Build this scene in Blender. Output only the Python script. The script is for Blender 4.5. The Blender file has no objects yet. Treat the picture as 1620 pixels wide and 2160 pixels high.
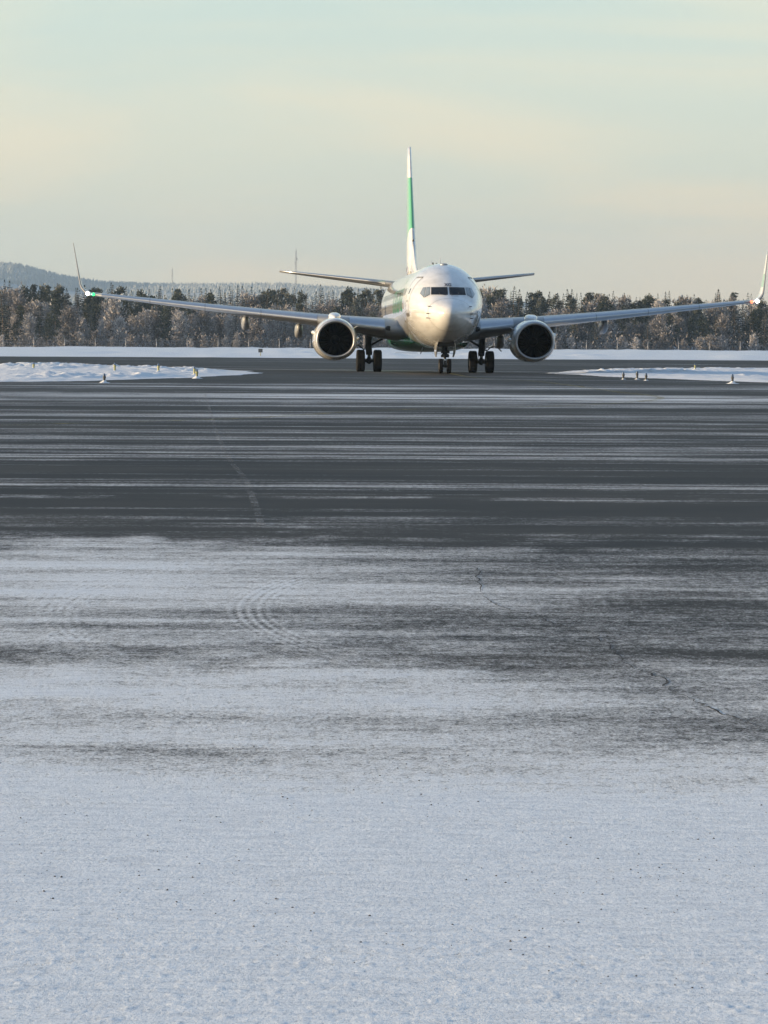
import bpy, bmesh, math, random
import numpy as np
from mathutils import Vector, Matrix

# ------------------------------------------------------------------ scene, camera, light
sc = bpy.context.scene
C = sc.collection
R = math.radians
CAM_H = 1.70
FPX = 7060.0                      # focal length in pixels of a 1620 px wide picture

cd = bpy.data.cameras.new('camera')
cam = bpy.data.objects.new('camera', cd); C.objects.link(cam)
cd.sensor_fit = 'HORIZONTAL'; cd.sensor_width = 36.0; cd.lens = 36.0 * FPX / 1620.0
cd.clip_start = 0.1; cd.clip_end = 30000
PITCH = math.atan((1080 - 709) / FPX)
cam.matrix_world = (Matrix.Translation((0, 0, CAM_H)) @ Matrix.Rotation(R(90) - PITCH, 4, 'X')
                    @ Matrix.Rotation(R(0.30), 4, 'Z'))
sc.camera = cam

SUN_EL = R(6.5)
SUN_AZ = math.atan2(-1.0, -0.10)          # from the left, a little towards the camera
sun_dir = Vector((math.sin(SUN_AZ) * math.cos(SUN_EL), math.cos(SUN_AZ) * math.cos(SUN_EL), math.sin(SUN_EL)))
sd = bpy.data.lights.new('sun', 'SUN'); sun = bpy.data.objects.new('sun', sd); C.objects.link(sun)
sd.energy = 3.5; sd.angle = R(0.6); sd.color = (1.0, 0.74, 0.44)
sun.rotation_euler = sun_dir.to_track_quat('Z', 'Y').to_euler()

w = bpy.data.worlds.new('World'); sc.world = w; w.use_nodes = True
nt = w.node_tree; nt.nodes.clear()
def wn(t, **k):
    n = nt.nodes.new(t)
    for a, b in k.items(): setattr(n, a, b)
    return n
L = nt.links.new
sky = wn('ShaderNodeTexSky', sky_type='NISHITA', sun_disc=False, sun_elevation=SUN_EL, sun_rotation=SUN_AZ)
sky.air_density = 1.0; sky.dust_density = 0.6; sky.ozone_density = 1.5
tc = wn('ShaderNodeTexCoord')
sep = wn('ShaderNodeSeparateXYZ'); L(tc.outputs['Generated'], sep.inputs[0])
# elevation ramp of the thin high cloud veil
ramp = wn('ShaderNodeValToRGB'); L(sep.outputs['Z'], ramp.inputs[0])
cr = ramp.color_ramp
cr.elements[0].position = 0.0; cr.elements[0].color = (2.84, 2.53, 2.10, 1)
cr.elements[1].position = 0.9; cr.elements[1].color = (0.70, 1.10, 1.85, 1)
for p, c in ((0.035, (2.92, 2.66, 2.24, 1)), (0.052, (3.0, 2.80, 2.36, 1)), (0.07, (3.0, 2.90, 2.48, 1)), (0.105, (2.72, 2.95, 2.66, 1)), (0.22, (1.85, 2.30, 2.75, 1)), (0.45, (1.15, 1.66, 2.45, 1))):
    e = cr.elements.new(p); e.color = c
# streaky cirrus: noise stretched along the horizon
mp = wn('ShaderNodeMapping'); mp.inputs['Scale'].default_value = (5.5, 5.5, 34.0); mp.inputs['Rotation'].default_value = (0, R(4), 0)
L(tc.outputs['Generated'], mp.inputs[0])
nz = wn('ShaderNodeTexNoise'); nz.inputs['Scale'].default_value = 1.0; nz.inputs['Detail'].default_value = 5; nz.inputs['Roughness'].default_value = 0.5
nz.inputs['Distortion'].default_value = 0.5
L(mp.outputs[0], nz.inputs[0])
cm = wn('ShaderNodeMapRange', interpolation_type='SMOOTHSTEP'); cm.inputs[1].default_value = 0.36; cm.inputs[2].default_value = 0.66
L(nz.outputs['Fac'], cm.inputs[0])
vm = wn('ShaderNodeMix', data_type='RGBA'); L(cm.outputs[0], vm.inputs['Factor'])
tint = wn('ShaderNodeMix', data_type='RGBA', blend_type='MULTIPLY'); tint.inputs['Factor'].default_value = 1
L(ramp.outputs[0], tint.inputs['A']); tint.inputs['B'].default_value = (0.86, 0.955, 1.0, 1)
tint2 = wn('ShaderNodeMix', data_type='RGBA', blend_type='MULTIPLY'); tint2.inputs['Factor'].default_value = 1
L(ramp.outputs[0], tint2.inputs['A']); tint2.inputs['B'].default_value = (1.08, 1.02, 0.95, 1)
L(tint.outputs['Result'], vm.inputs['A']); L(tint2.outputs['Result'], vm.inputs['B'])
mx = wn('ShaderNodeMix', data_type='RGBA'); mx.inputs['Factor'].default_value = 0.80
L(sky.outputs[0], mx.inputs['A']); L(vm.outputs['Result'], mx.inputs['B'])
bg = wn('ShaderNodeBackground'); bg.inputs[1].default_value = 0.10
wo = wn('ShaderNodeOutputWorld'); L(mx.outputs['Result'], bg.inputs[0]); L(bg.outputs[0], wo.inputs[0])

vs = sc.view_settings
vs.view_transform = 'Standard'; vs.look = 'None'; vs.gamma = 1.0; vs.use_curve_mapping = False
vs.exposure = 1.5
sc.render.engine = 'CYCLES'
sc.cycles.max_bounces = 6; sc.cycles.diffuse_bounces = 3; sc.cycles.glossy_bounces = 3
sc.cycles.transmission_bounces = 4; sc.cycles.volume_bounces = 0
sc.cycles.use_denoising = True

# ------------------------------------------------------------------ helpers
rng = random.Random(11)

def _hash(ix, iy, seed):
    h = (ix.astype(np.int64) * 374761393 + iy.astype(np.int64) * 668265263 + seed * 974634541) & 0xFFFFFFFF
    h = ((h ^ (h >> 13)) * 1274126177) & 0xFFFFFFFF
    h = (h ^ (h >> 16)) & 0xFFFFFF
    return h / float(0xFFFFFF)

def vnoise(x, y, seed=0):
    fx = np.floor(x); fy = np.floor(y); tx = x - fx; ty = y - fy
    tx = tx * tx * tx * (tx * (tx * 6 - 15) + 10); ty = ty * ty * ty * (ty * (ty * 6 - 15) + 10)
    a = _hash(fx, fy, seed); b = _hash(fx + 1, fy, seed); c = _hash(fx, fy + 1, seed); d = _hash(fx + 1, fy + 1, seed)
    return (a + (b - a) * tx) * (1 - ty) + (c + (d - c) * tx) * ty

def fbm(x, y, seed=0, octv=4, gain=0.5):
    s = 0; a = 1; t = 0
    for o in range(octv):
        s = s + a * vnoise(x, y, seed + o * 17); t += a; a *= gain; x = x * 2.03 + 3.1; y = y * 2.03 + 1.7
    return s / t

def smooth(x, a, b):
    t = np.clip((x - a) / (b - a), 0, 1)
    return t * t * (3 - 2 * t)

def link(o, parent=None):
    C.objects.link(o)
    if parent is not None: o.parent = parent
    return o

def mesh_obj(name, verts, faces, mat, parent=None, smoothf=True, mats=None):
    me = bpy.data.meshes.new(name)
    me.from_pydata([tuple(v) for v in verts], [], faces)
    me.update()
    if smoothf:
        me.polygons.foreach_set('use_smooth', [True] * len(me.polygons))
    o = bpy.data.objects.new(name, me)
    if mat: me.materials.append(mat)
    for m in (mats or []): me.materials.append(m)
    return link(o, parent)

def tag(o, label, cat, group=None, kind=None):
    if label: o['label'] = label
    if cat: o['category'] = cat
    if group: o['group'] = group
    if kind: o['kind'] = kind
    return o

def empty(name, loc):
    o = bpy.data.objects.new(name, None); o.location = loc; o.empty_display_size = 0.3
    return link(o)

class MB:
    """collects shapes for ONE mesh object"""
    def __init__(s): s.v = []; s.f = []
    def add(s, vs, fs):
        n = len(s.v); s.v += [tuple(v) for v in vs]; s.f += [tuple(i + n for i in f) for f in fs]
    def box(s, c, h, rot=None):
        vs = []
        for x in (-1, 1):
            for y in (-1, 1):
                for z in (-1, 1):
                    p = Vector((x * h[0], y * h[1], z * h[2]))
                    if rot: p = rot @ p
                    vs.append(p + Vector(c))
        s.add(vs, [(0, 1, 3, 2), (4, 6, 7, 5), (0, 4, 5, 1), (2, 3, 7, 6), (0, 2, 6, 4), (1, 5, 7, 3)])
    def tube(s, pts, rads, n=12, caps=True):
        pts = [Vector(p) for p in pts]
        if not isinstance(rads, (list, tuple)): rads = [rads] * len(pts)
        rings = []; up = Vector((0.123, 0.31, 0.94))
        for i, p in enumerate(pts):
            d = (pts[min(i + 1, len(pts) - 1)] - pts[max(i - 1, 0)]).normalized()
            a = d.cross(up)
            if a.length < 1e-3: a = d.cross(Vector((1, 0, 0)))
            a.normalize(); b = d.cross(a).normalized()
            rings.append([p + (a * math.cos(t) + b * math.sin(t)) * rads[i] for t in [2 * math.pi * k / n for k in range(n)]])
        s.rings(rings, caps)
    def rings(s, rings, caps=True, closed=True):
        n = len(rings[0]); vs = [p for r in rings for p in r]; fs = []
        for i in range(len(rings) - 1):
            for k in range(n if closed else n - 1):
                k2 = (k + 1) % n
                fs.append((i * n + k, i * n + k2, (i + 1) * n + k2, (i + 1) * n + k))
        if caps:
            fs.append(tuple(range(n))[::-1]); m = (len(rings) - 1) * n
            fs.append(tuple(range(m, m + n)))
        s.add(vs, fs)
    def build(s, name, mat, parent=None, smoothf=True):
        return mesh_obj(name, s.v, s.f, mat, parent, smoothf)

def pchip(xs, ys):
    xs = np.array(xs, float); ys = np.array(ys, float); h = np.diff(xs); dl = np.diff(ys) / h
    m = np.zeros_like(xs)
    for i in range(1, len(xs) - 1):
        if dl[i - 1] * dl[i] > 0:
            w1 = 2 * h[i] + h[i - 1]; w2 = h[i] + 2 * h[i - 1]
            m[i] = (w1 + w2) / (w1 / dl[i - 1] + w2 / dl[i])
    m[0] = dl[0]; m[-1] = dl[-1]
    def f(x):
        x = min(max(x, xs[0]), xs[-1]); i = int(min(max(np.searchsorted(xs, x) - 1, 0), len(h) - 1))
        t = (x - xs[i]) / h[i]; t2 = t * t; t3 = t2 * t
        return float((2 * t3 - 3 * t2 + 1) * ys[i] + (t3 - 2 * t2 + t) * h[i] * m[i] + (-2 * t3 + 3 * t2) * ys[i + 1] + (t3 - t2) * h[i] * m[i + 1])
    return f

# ------------------------------------------------------------------ materials
def new_mat(name):
    m = bpy.data.materials.new(name); m.use_nodes = True
    nt = m.node_tree; p = nt.nodes['Principled BSDF']
    return m, nt, p

def node(nt, t, **k):
    n = nt.nodes.new(t)
    for a, b in k.items(): setattr(n, a, b)
    return n

def noise(nt, vec, scale, detail=4, rough=0.55, dist=0.0):
    n = node(nt, 'ShaderNodeTexNoise'); n.inputs['Scale'].default_value = scale
    n.inputs['Detail'].default_value = detail; n.inputs['Roughness'].default_value = rough; n.inputs['Distortion'].default_value = dist
    if vec is not None: nt.links.new(vec, n.inputs['Vector'])
    return n.outputs['Fac']

def maprange(nt, v, a, b, c=0.0, d=1.0, smoothstep=True):
    n = node(nt, 'ShaderNodeMapRange')
    if smoothstep: n.interpolation_type = 'SMOOTHSTEP'
    n.inputs[1].default_value = a; n.inputs[2].default_value = b; n.inputs[3].default_value = c; n.inputs[4].default_value = d
    nt.links.new(v, n.inputs[0]); return n.outputs[0]

def math_n(nt, op, a, b=None, c=None):
    n = node(nt, 'ShaderNodeMath', operation=op)
    for i, v in enumerate((a, b, c)):
        if v is None: continue
        if isinstance(v, (int, float)): n.inputs[i].default_value = v
        else: nt.links.new(v, n.inputs[i])
    return n.outputs[0]

def mixc(nt, f, a, b, blend='MIX'):
    n = node(nt, 'ShaderNodeMix', data_type='RGBA', blend_type=blend)
    for s, v in (('Factor', f), ('A', a), ('B', b)):
        if isinstance(v, (int, float)): n.inputs[s].default_value = v
        elif isinstance(v, tuple): n.inputs[s].default_value = (v + (1,))[:4]
        else: nt.links.new(v, n.inputs[s])
    return n.outputs['Result']

def mapping(nt, vec, scale, loc=(0, 0, 0), rot=(0, 0, 0)):
    n = node(nt, 'ShaderNodeMapping'); n.inputs['Scale'].default_value = scale; n.inputs['Location'].default_value = loc; n.inputs['Rotation'].default_value = rot
    nt.links.new(vec, n.inputs[0]); return n.outputs[0]

def bump(nt, h, strength, dist, p, prev=None):
    b = node(nt, 'ShaderNodeBump'); b.inputs['Strength'].default_value = strength; b.inputs['Distance'].default_value = dist
    nt.links.new(h, b.inputs['Height'])
    if prev is not None: nt.links.new(prev, b.inputs['Normal'])
    nt.links.new(b.outputs[0], p.inputs['Normal']); return b.outputs[0]

def simple(name, col, rough=0.5, metal=0.0, var=0.15, scale=3.0, coat=0.0, spec=0.5):
    m, nt, p = new_mat(name)
    tc = node(nt, 'ShaderNodeTexCoord')
    f = noise(nt, tc.outputs['Object'], scale, 5)
    c = mixc(nt, f, tuple(x * (1 - var) for x in col), tuple(min(1, x * (1 + var)) for x in col))
    nt.links.new(c, p.inputs['Base Color'])
    p.inputs['Roughness'].default_value = rough; p.inputs['Metallic'].default_value = metal
    p.inputs['Coat Weight'].default_value = coat; p.inputs['Coat Roughness'].default_value = 0.06
    p.inputs['Specular IOR Level'].default_value = spec
    return m

GREEN = (0.018, 0.27, 0.105)
def paint_mat(name, kind):
    """white airliner paint with the green areas of the livery, laid out along the airframe"""
    m, nt, p = new_mat(name)
    tc = node(nt, 'ShaderNodeTexCoord'); sp = node(nt, 'ShaderNodeSeparateXYZ'); nt.links.new(tc.outputs['Object'], sp.inputs[0])
    dirt = noise(nt, mapping(nt, tc.outputs['Object'], (1.2, 0.25, 2.0)), 2.0, 6)
    white = mixc(nt, maprange(nt, dirt, 0.35, 0.8), (0.70, 0.70, 0.69), (0.54, 0.535, 0.52))
    Y, Z = sp.outputs['Y'], sp.outputs['Z']
    if kind == 'fuselage':
        # green belly that climbs towards the tail
        line = math_n(nt, 'MULTIPLY_ADD', math_n(nt, 'SUBTRACT', Y, 6.5), 0.072, 1.20)
        g = maprange(nt, math_n(nt, 'SUBTRACT', line, Z), -0.004, 0.004)
        col = mixc(nt, g, white, GREEN)
        # skin panels: joints round the barrel and lap joints along it
        fr = math_n(nt, 'ABSOLUTE', math_n(nt, 'SUBTRACT', math_n(nt, 'FRACT', math_n(nt, 'MULTIPLY', Y, 0.42)), 0.5))
        j = maprange(nt, fr, 0.0, 0.008, 1.0, 0.0)
        fz = math_n(nt, 'ABSOLUTE', math_n(nt, 'SUBTRACT', math_n(nt, 'FRACT', math_n(nt, 'MULTIPLY', Z, 0.9)), 0.5))
        j2 = maprange(nt, fz, 0.0, 0.010, 1.0, 0.0)
        jj = math_n(nt, 'MAXIMUM', j, j2)
        col = mixc(nt, math_n(nt, 'MULTIPLY', jj, 0.5), col, (0.25, 0.25, 0.25))
        wav = noise(nt, mapping(nt, tc.outputs['Object'], (1.6, 0.9, 1.6)), 1.0, 2)
        bump(nt, math_n(nt, 'ADD', math_n(nt, 'MULTIPLY', wav, 1.0), math_n(nt, 'MULTIPLY', jj, -0.08)), 0.22, 0.02, p)
    elif kind == 'fin':
        top = maprange(nt, Z, 10.70, 10.74, 1.0, 0.0)
        low = math_n(nt, 'MULTIPLY_ADD', math_n(nt, 'SUBTRACT', Y, 33.0), -0.75, 7.7)
        g = math_n(nt, 'MULTIPLY', top, maprange(nt, math_n(nt, 'SUBTRACT', Z, low), -0.02, 0.02))
        col = mixc(nt, g, white, (0.11, 0.38, 0.20))  # paler than the livery green: sunlit reflection put into the colour
    elif kind == 'winglet':
        g = math_n(nt, 'MULTIPLY', maprange(nt, Z, 4.55, 4.6), maprange(nt, Z, 5.25, 5.3, 1.0, 0.0))
        col = mixc(nt, math_n(nt, 'MULTIPLY', g, 0.75), white, GREEN)
    else:
        col = white
    nt.links.new(col, p.inputs['Base Color'])
    p.inputs['Roughness'].default_value = 0.22
    p.inputs['Coat Weight'].default_value = 1.0; p.inputs['Coat Roughness'].default_value = 0.03
    return m

M = {}
M['fuselage'] = paint_mat('fuselage_paint', 'fuselage')
M['fin'] = paint_mat('fin_paint', 'fin')
M['winglet'] = paint_mat('winglet_paint', 'winglet')
M['white'] = paint_mat('white_paint', 'white')
M['green'] = simple('green_lettering', GREEN, 0.35, 0, 0.06, 2, 0.6)
M['wing'] = simple('wing_grey', (0.25, 0.265, 0.285), 0.38, 0, 0.10, 1.5, 0.3)
M['under'] = simple('wing_underside', (0.22, 0.23, 0.25), 0.45, 0, 0.15, 1.5, 0.1)
M['slat'] = simple('bare_metal', (0.46, 0.48, 0.51), 0.30, 0.85, 0.10, 2.5)
M['lip'] = simple('polished_lip', (0.40, 0.41, 0.43), 0.42, 0.45, 0.06, 3)
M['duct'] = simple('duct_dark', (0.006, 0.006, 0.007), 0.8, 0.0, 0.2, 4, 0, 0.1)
M['fan'] = simple('fan_shaded_black', (0.004, 0.004, 0.005), 0.8, 0.0, 0.2, 4, 0, 0.1)  # near-black fan and duct: the intake's deep shade is put into the colour
M['strut'] = simple('gear_grey', (0.045, 0.047, 0.05), 0.5, 0.2, 0.3, 5)
M['chrome'] = simple('oleo_chrome', (0.65, 0.65, 0.66), 0.15, 1.0, 0.05, 5)
M['tyre'] = simple('tyre_rubber', (0.007, 0.007, 0.008), 0.85, 0, 0.3, 8, 0, 0.2)
M['rim'] = simple('wheel_rim', (0.40, 0.40, 0.40), 0.4, 0.6, 0.2, 6)
M['dark'] = simple('dark_trim', (0.035, 0.036, 0.04), 0.5, 0, 0.2, 6)
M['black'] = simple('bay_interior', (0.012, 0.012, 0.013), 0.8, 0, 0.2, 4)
M['line'] = simple('door_gap', (0.07, 0.065, 0.06), 0.6, 0, 0.2, 6)
M['marking'] = simple('marking_navy', (0.03, 0.035, 0.06), 0.5, 0, 0.1, 6)
M['nozzle'] = simple('nozzle_metal', (0.20, 0.18, 0.16), 0.4, 0.9, 0.2, 4)
def glass_mat():
    m, nt, p = new_mat('cockpit_glass')
    tc = node(nt, 'ShaderNodeTexCoord')
    f = noise(nt, tc.outputs['Object'], 5.0, 3)
    nt.links.new(mixc(nt, f, (0.006, 0.007, 0.008), (0.020, 0.022, 0.024)), p.inputs['Base Color'])
    p.inputs['Roughness'].default_value = 0.05; p.inputs['IOR'].default_value = 1.5; p.inputs['Specular IOR Level'].default_value = 0.28
    return m
M['glass'] = glass_mat()
M['side_glass'] = simple('side_glass', (0.19, 0.225, 0.25), 0.08, 0, 0.35, 6, 0.5)  # pale base colour stands in for sky reflection and a lit interior
def emit_mat(name, col, s):
    m, nt, p = new_mat(name)
    p.inputs['Base Color'].default_value = (*col, 1); p.inputs['Emission Color'].default_value = (*col, 1)
    p.inputs['Emission Strength'].default_value = s
    return m
M['green_light'] = emit_mat('green_navigation_light', (0.04, 1.0, 0.20), 0.8)
M['red_light'] = emit_mat('red_navigation_light', (1.0, 0.20, 0.09), 0.9)
M['strobe'] = emit_mat('white_strobe', (1.0, 1.0, 0.90), 6.0)

def snow_ground_mat(name, apron=True):
    m, nt, p = new_mat(name)
    geo = node(nt, 'ShaderNodeNewGeometry'); P = geo.outputs['Position']
    if apron:
        at = node(nt, 'ShaderNodeAttribute', attribute_name='snow'); cov = at.outputs['Fac']
        # drifted film: grains and short wind streaks broken up at several scales
        n1 = noise(nt, mapping(nt, P, (16.0, 9.0, 6.0)), 1.0, 8, 0.75)
        n2 = noise(nt, mapping(nt, P, (60.0, 34.0, 30.0)), 1.0, 5, 0.8)
        n3 = noise(nt, mapping(nt, P, (0.9, 2.6, 1.0), rot=(0, 0, R(1.2))), 1.0, 7, 0.66)
        s = math_n(nt, 'ADD', cov, math_n(nt, 'MULTIPLY', math_n(nt, 'SUBTRACT', n1, 0.5), 1.15))
        s = math_n(nt, 'ADD', s, math_n(nt, 'MULTIPLY', math_n(nt, 'SUBTRACT', n2, 0.5), 1.5))
        s = math_n(nt, 'ADD', s, math_n(nt, 'MULTIPLY', math_n(nt, 'SUBTRACT', n3, 0.5), 0.75))
        n5 = noise(nt, mapping(nt, P, (0.06, 1.1, 1.0), rot=(0, 0, R(0.6))), 1.0, 7, 0.72, 0.3)
        s = math_n(nt, 'ADD', s, math_n(nt, 'MULTIPLY', math_n(nt, 'SUBTRACT', n5, 0.5), 0.55))
        f = maprange(nt, s, 0.24, 1.02)
        g1 = noise(nt, mapping(nt, P, (1, 1, 1)), 140.0, 3, 0.7)
        g2 = noise(nt, mapping(nt, P, (0.25, 0.5, 1)), 1.0, 6)
        asp = mixc(nt, maprange(nt, g1, 0.3, 0.75), (0.011, 0.010, 0.009), (0.052, 0.048, 0.042))
        g3 = noise(nt, mapping(nt, P, (0.12, 0.22, 1)), 1.0, 7, 0.65)
        asp = mixc(nt, maprange(nt, g2, 0.3, 0.75), asp, (0.018, 0.0175, 0.017), 'MIX')
        asp = mixc(nt, maprange(nt, g3, 0.40, 0.66), asp, (0.044, 0.040, 0.035), 'MIX')
        nb = noise(nt, mapping(nt, P, (4.5, 17.0, 1.0), rot=(0, 0, R(5.0))), 1.0, 6, 0.72, 0.5)
        n4 = noise(nt, mapping(nt, P, (120.0, 60.0, 30.0)), 1.0, 3, 0.75)
        snowc = mixc(nt, n1, (0.78, 0.82, 0.845), (0.92, 0.945, 0.955))
        snowc = mixc(nt, maprange(nt, nb, 0.36, 0.58, 0.0, 1.0), mixc(nt, 1.0, snowc, (0.85, 0.86, 0.875), 'MULTIPLY'), snowc)
        snowc = mixc(nt, maprange(nt, n2, 0.36, 0.50, 0.0, 1.0), mixc(nt, 1.0, snowc, (0.78, 0.80, 0.82), 'MULTIPLY'), snowc)
        snowc = mixc(nt, maprange(nt, n4, 0.34, 0.52, 0.0, 1.0), mixc(nt, 1.0, snowc, (0.72, 0.745, 0.77), 'MULTIPLY'), snowc)
        col = mixc(nt, f, asp, snowc)
        nt.links.new(col, p.inputs['Base Color'])
        nt.links.new(maprange(nt, f, 0, 1, 0.62, 0.75, False), p.inputs['Roughness'])
        nt.links.new(maprange(nt, f, 0, 1, 0.10, 0.20, False), p.inputs['Specular IOR Level'])
        hb = math_n(nt, 'ADD', math_n(nt, 'MULTIPLY', f, 0.6), math_n(nt, 'ADD', math_n(nt, 'MULTIPLY', n1, 0.25), math_n(nt, 'ADD', math_n(nt, 'MULTIPLY', n2, 0.30), math_n(nt, 'MULTIPLY', nb, 0.35))))
        bump(nt, hb, 0.5, 0.022, p)
    else:
        n1 = noise(nt, mapping(nt, P, (1.2, 1.2, 2)), 1.0, 8, 0.65)
        nt.links.new(mixc(nt, n1, (0.64, 0.67, 0.70), (0.82, 0.83, 0.84)), p.inputs['Base Color'])
        p.inputs['Roughness'].default_value = 0.8; p.inputs['Specular IOR Level'].default_value = 0.2
        bump(nt, n1, 0.6, 0.25, p)
    return m
M['apron'] = snow_ground_mat('snowy_asphalt')
M['snow'] = snow_ground_mat('bank_snow', False)

def paint_line_mat(name, col, lo, hi):
    m, nt, p = new_mat(name)
    geo = node(nt, 'ShaderNodeNewGeometry'); P = geo.outputs['Position']
    n1 = noise(nt, mapping(nt, P, (1.1, 2.4, 1)), 1.0, 8, 0.7)
    p.inputs['Base Color'].default_value = (*col, 1); p.inputs['Roughness'].default_value = 0.6
    nt.links.new(maprange(nt, n1, lo, hi), p.inputs['Alpha'])
    return m
M['yellow'] = paint_line_mat('worn_yellow_paint', (0.40, 0.33, 0.07), 0.36, 0.80)
M['whiteline'] = paint_line_mat('worn_white_paint', (0.36, 0.36, 0.35), 0.40, 0.95)

# ------------------------------------------------------------------ ground
_gp = pchip([-2000, 0, 120, 146, 154.5, 170, 190, 240, 300, 480, 700, 760, 850, 1000, 1400, 3000], [0, 0, 0, 0.0, -0.006, -0.12, -0.18, -0.22, -0.25, -0.62, -1.08, -0.7, 0.8, 1.5, 2.0, 2.0])
_gy = np.concatenate([np.linspace(-2000, 0, 20), np.linspace(1, 1000, 1200), np.linspace(1010, 3000, 100)])
_gz = np.array([_gp(v) for v in _gy])
def ground_np(x, y):
    z = np.interp(y, _gy, _gz)
    tilt = smooth(y, 100, 146) * (1 - smooth(y, 230, 300))
    return z - 0.0055 * np.clip(x - 2.2, -30, 30) * tilt
def gz(x, y): return float(ground_np(np.array([float(x)]), np.array([float(y)]))[0])

def px(ix, iy, zoff=0.0):
    """point of the ground seen at a position of the photograph (used for laying out markings and posts)"""
    ix_, iy_ = ix, iy + (ix - 810) * -0.00524
    d = 100.0
    for _ in range(40):
        x = (ix_ - 810) / FPX * d
        d = (CAM_H - gz(x, d) - zoff) * FPX / max(iy_ - 709, 1)
    return (ix_ - 810) / FPX * d, d

# how much of the pavement is under snow: rows of (distance, left, middle, right)
def yd(iy): return CAM_H * FPX / (iy - 709)
_rows = [(2400, 1.25, 1.25, 1.25), (1720, 1.16, 1.16, 1.16), (1665, 1.02, 1.02, 1.0), (1632, .92, .92, .88), (1602, .82, .84, .78), (1575, .70, .74, .68), (1550, .66, .70, .62),
         (1515, .86, .80, .62), (1475, .98, .92, .62), (1440, .96, .82, .54), (1412, .84, .68, .54), (1392, .72, .54, .44), (1372, .58, .52, .42),
         (1352, .74, .66, .44), (1330, .80, .72, .54), (1312, .70, .66, .42), (1290, .78, .70, .44), (1262, .80, .72, .48), (1235, .84, .72, .46), (1210, .82, .62, .40),
         (1185, .84, .64, .38), (1172, .76, .58, .36), (1160, .66, .50, .34), (1151, .54, .44, .28), (1143, .42, .36, .22), (1135, .30, .28, .18), (1124, .18, .16, .12), (1105, .18, .15, .13), (1085, .10, .09, .08), (1060, .08, .08, .06), (1045, .36, .36, .32),
         (1020, .30, .30, .26), (980, .32, .32, .29), (940, .35, .35, .32), (900, .38, .38, .36), (860, .40, .42, .40), (830, .38, .40, .38), (812, .34, .36, .34), (800, .20, .24, .22), (790, .06, .08, .06), (770, .04, .06, .04), (756, .04, .04, .04), (740, .1, .1, .1)]
_rd = np.array([yd(r[0]) for r in _rows]); _rl = np.array([r[1:] for r in _rows])
def tracks_np(x, y):
    """tread of a vehicle that turned here, pressed faintly into the film of snow"""
    c = np.zeros_like(x)
    for (cx, cy, r0, k) in ((9.2, 21.1, 10.03, 1.0), (9.2, 21.1, 11.20, 1.0), (9.6, 21.6, 11.75, 0.8)):
        rr = np.hypot(x - cx, y - cy) - r0
        along = fbm(x * 1.3 + k, y * 0.9, 15, 3)
        win = np.exp(-(rr / 0.14) ** 4) * smooth(y, 16.5, 19.4) * (1 - smooth(y, 22.0, 27.0)) * (x < cx) * (0.35 + 0.65 * smooth(along, 0.25, 0.55))
        c = c + k * win * (0.06 + 0.24 * np.sin(rr * 2 * math.pi / 0.060) * (0.55 + 0.45 * np.sin(y * 31 + rr * 20)))
    return c
def cover_np(x, y):
    yw = y + (fbm(x * 1.3 + 3, y * 0.8, 8, 5, 0.6) - 0.5) * 0.19 * y * (1 - smooth(y, 34, 50)) * smooth(y, 12, 16)
    d = np.clip(yw, _rd[0], _rd[-1])
    cs = [np.interp(d, _rd, _rl[:, k]) for k in range(3)]
    # the middle third of the pavement lies between 8 % left and right of the sight line; wobble the band edges
    u = (x / np.maximum(y, 1.0)) * FPX / 600.0
    u = np.clip(u + (fbm(x * 0.5 + 7, y * 0.35, 5, 3) - 0.5) * 1.2, -1, 1)
    c = np.where(u < 0, cs[1] + (cs[0] - cs[1]) * -u, cs[1] + (cs[2] - cs[1]) * u)
    near = smooth(y, 11.5, 14) * (1 - smooth(y, 30, 45))
    c = c + (fbm(x * 0.45, y * 1.5, 21, 4) - 0.5) * 0.52 * near
    # plough lines left across the pavement
    far = smooth(y, 25, 36)
    yy = y + 0.9 * (fbm(x * 0.02, y * 0.03, 3, 2) - 0.5) + 0.012 * x
    ln = np.abs(y) ** 0.0
    lg = np.log(np.maximum(yy, 2.0)) 
    s1 = fbm(x * 0.020 + 11, lg * 34.0, 41, 3, 0.75)
    s2 = fbm(x * 0.06 + 3, lg * 120.0, 57, 2, 0.7)
    s3 = vnoise(x * 0.03 + 9, lg * 14.0, 77)
    c = c + far * ((s1 - 0.5) * 0.66 + (s2 - 0.5) * 0.62 + (s3 - 0.5) * 0.30 + (vnoise(x * 0.11 + 5, lg * 210.0, 63) - 0.5) * 0.34 + (fbm(x * 0.35, y * 0.5, 95, 4) - 0.5) * 0.30)
    return c + tracks_np(x, y)

def grow(a, b, step, k):
    out = [a]; s = step
    while out[-1] < b:
        out.append(out[-1] + s); s *= k
    out[-1] = b
    return out

xs = grow(0.0, 1.65, 0.0095, 1.0)[:-1]; xs = xs + grow(xs[-1] + 0.0095, 1500, 0.010, 1.042)
xs = np.array([-v for v in xs[:0:-1]] + xs)
ys = np.array(list(np.linspace(-600, 0, 8)) + list(np.linspace(1.0, 7.0, 25)) + list(np.arange(7.03, 13.6, 0.0135)) + grow(13.6, 320, 0.0145, 1.0085) + list(np.linspace(326, 700, 50)) + list(np.linspace(710, 1400, 40)))
X, Y = np.meshgrid(xs, ys)
X = X.ravel(); Y = Y.ravel()
Zg = ground_np(X, Y)
cov = cover_np(X, Y); cov_flat = cov - tracks_np(X, Y)
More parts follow.
